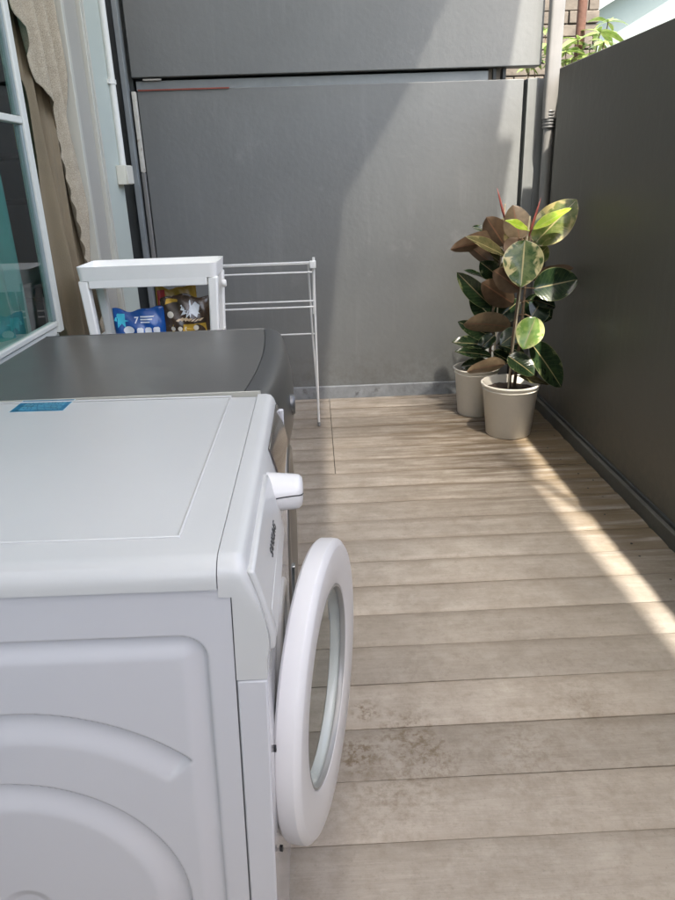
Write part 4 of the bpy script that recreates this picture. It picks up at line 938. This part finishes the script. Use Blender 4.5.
# ------------------------------------------------------------------ beyond the walls
nb = empty('neighbour_house', (2.6, 6.6, 0)); tag(nb, 'pale aqua neighbouring house wall above the right boundary wall, top right', 'house')
link('wall', B(-.70, 6, 0, .2, -.17, 6), aqua_wall, nb)
b_ = bmesh.new(); v = [(-.62, 2.19), (-.66, 2.36), (4.2, 5.0), (4.2, 4.8)]
lo = [b_.verts.new((x, -.14, z)) for x, z in v]; hi = [b_.verts.new((x, -.001, z)) for x, z in v]
for k in range(4): b_.faces.new((lo[k], lo[(k+1) % 4], hi[(k+1) % 4], hi[k]))
b_.faces.new(lo); b_.faces.new(hi[::-1]); link('sloping_ledge', b_, ledge_m, nb, bevel=.004)
ob = empty('old_wall', (1.5, 5.4, 0)); tag(ob, 'weathered brown brick and plank wall behind the corner pipe', 'wall')
b_ = bmesh.new(); rnd = random.Random(4)
for r_ in range(36):
    z = .0+r_*.076; x = -1.2+(r_ % 2)*.11
    while x < .46:
        w = rnd.uniform(.19, .23); d = rnd.uniform(0, .015)
        box(b_, x, min(.47, x+w-.008), -d, .1, z, z+.068+rnd.uniform(-.003, .003)); x += w
link('bricks', b_, old_brick, ob, bevel=.004)
link('mortar', B(-1.22, .462, .02, .098, -.17, 2.74), M('mortar_m', (.10, .095, .085), .95, bump=.5, bscale=40, var=.2, vscale=6), ob)
rp = link('rusty_post', tube(bmesh.new(), [(1.545, 4.5, -.17), (1.545, 4.5, 3.2)], .026, 16), rust_pole, auto=50); tag(rp, 'brown rusty round post rising behind the foliage', 'post')

foliage_m = leaf_mat('shrub_leaf', (.16, .26, .05), (.22, .33, .08), (.40, .48, .18), .15, (.20, .28, .09))
sh = empty('shrub', (1.55, 4.35, 0)); tag(sh, 'light green leafy shrub with long leaves behind the top of the right wall', 'shrub')
b_ = bmesh.new(); uvl = b_.loops.layers.uv.new('UVMap'); rnd = random.Random(11)
stems = bmesh.new()
def sleaf(bm, p, d, ln, w, droop):
    d = Vector(d).normalized(); s = d.cross(Vector((0, 0, 1))).normalized(); up = s.cross(d)
    s = (s+up*rnd.uniform(-.6, .6)).normalized()
    rows = []
    for i in range(7):
        u = i/6; ww_ = w*math.sin(math.pi*min(1, u*.96+.02))**.8
        c = p+d*ln*u+Vector((0, 0, -droop*ln*u*u))
        rows.append([(bm.verts.new(c+s*(t*ww_)+up*(.25*ww_*abs(t))), u, (t+1)/2) for t in (-1, 0, 1)])
    for a, c in zip(rows, rows[1:]):
        for j in (0, 1):
            q = (a[j], c[j], c[j+1], a[j+1]); f = bm.faces.new([k[0] for k in q]); f.smooth = True
            for lp, k in zip(f.loops, q): lp[uvl].uv = (k[1], k[2])
hubs = [[1.484, 4.35, 1.871, 0.14], [1.406, 4.3, 1.808, 0.13], [1.62, 4.4, 1.914, 0.15], [1.697, 4.5, 1.978, 0.13], [1.393, 4.35, 1.777, 0.12], [1.589, 4.45, 1.855, 0.14], [1.366, 4.5, 1.878, 0.12], [1.306, 4.55, 1.797, 0.1], [1.254, 4.5, 1.761, 0.09], [1.443, 4.3, 1.769, 0.12], [1.439, 4.6, 1.861, 0.13], [1.403, 4.7, 1.98, 0.1], [1.53, 4.35, 1.798, 0.12], [1.61, 4.3, 1.851, 0.1]]
for h_ in hubs:
    p = Vector(h_[:3])-Vector((1.55, 4.35, 0)); root = Vector((rnd.uniform(-.1, .1), rnd.uniform(-.1, .1), 0))
    tube(stems, [root, (root+p)/2+Vector((rnd.uniform(-.05, .05), .03, .1)), p], [.008, .005, .003], 6)
    n = rnd.randint(6, 8); a0 = rnd.uniform(0, 6)
    for k in range(n):
        a = a0+2*math.pi*k/n
        sleaf(b_, p, (math.cos(a), math.sin(a), rnd.uniform(-.15, .55)), h_[3]*rnd.uniform(.75, 1.1), h_[3]*.14*rnd.uniform(.85, 1.15), rnd.uniform(.15, .6))
link('foliage', b_, foliage_m, sh, smooth='keep'); link('stems', stems, stem_m, sh, smooth=True)

# ------------------------------------------------------------------ camera
cam = bpy.data.cameras.new('camera'); co = bpy.data.objects.new('camera', cam); COL.objects.link(co)
cam.sensor_fit = 'VERTICAL'; cam.sensor_height = 36; cam.lens = 28.1693; cam.clip_start = .02; cam.clip_end = 500
co.matrix_world = Matrix([[0.998927, 0.041628, -0.020307, 0.0], [-0.033998, 0.361281, -0.931837, 0.0], [-0.031454, 0.931528, 0.362308, 1.22], [0.0, 0.0, 0.0, 1.0]])
S.camera = co

# ------------------------------------------------------------------ light
sv = Vector((.125, -.5, 1)).normalized()
sun = bpy.data.lights.new('sun', 'SUN'); sun.energy = 3.2; sun.angle = R(.95); sun.color = (1, .93, .82)
so = bpy.data.objects.new('sun', sun); COL.objects.link(so); so.rotation_euler = sv.to_track_quat('Z', 'Y').to_euler()
w = bpy.data.worlds.new('World'); S.world = w; w.use_nodes = True
nt = w.node_tree; bg = nt.nodes['Background']; sky = nt.nodes.new('ShaderNodeTexSky'); sky.sky_type = 'NISHITA'; sky.sun_disc = False
sky.sun_elevation = math.asin(sv.z); sky.sun_rotation = math.atan2(sv.x, sv.y); sky.air_density = 1.0; sky.dust_density = 4.0; sky.ozone_density = .3
nt.links.new(sky.outputs[0], bg.inputs[0]); bg.inputs[1].default_value = .15
S.view_settings.view_transform = 'Standard'; S.view_settings.look = 'None'; S.view_settings.exposure = 2.17; S.view_settings.gamma = 1
S.view_settings.use_curve_mapping = False
S.cycles.max_bounces = 10; S.cycles.diffuse_bounces = 5; S.cycles.transmission_bounces = 8; S.cycles.transparent_max_bounces = 8
S.cycles.caustics_reflective = False; S.cycles.caustics_refractive = False
S.cycles.use_denoising = True; S.cycles.denoiser = 'OPENIMAGEDENOISE'; S.cycles.denoising_prefilter = 'ACCURATE'; S.cycles.denoising_input_passes = 'RGB_ALBEDO_NORMAL'
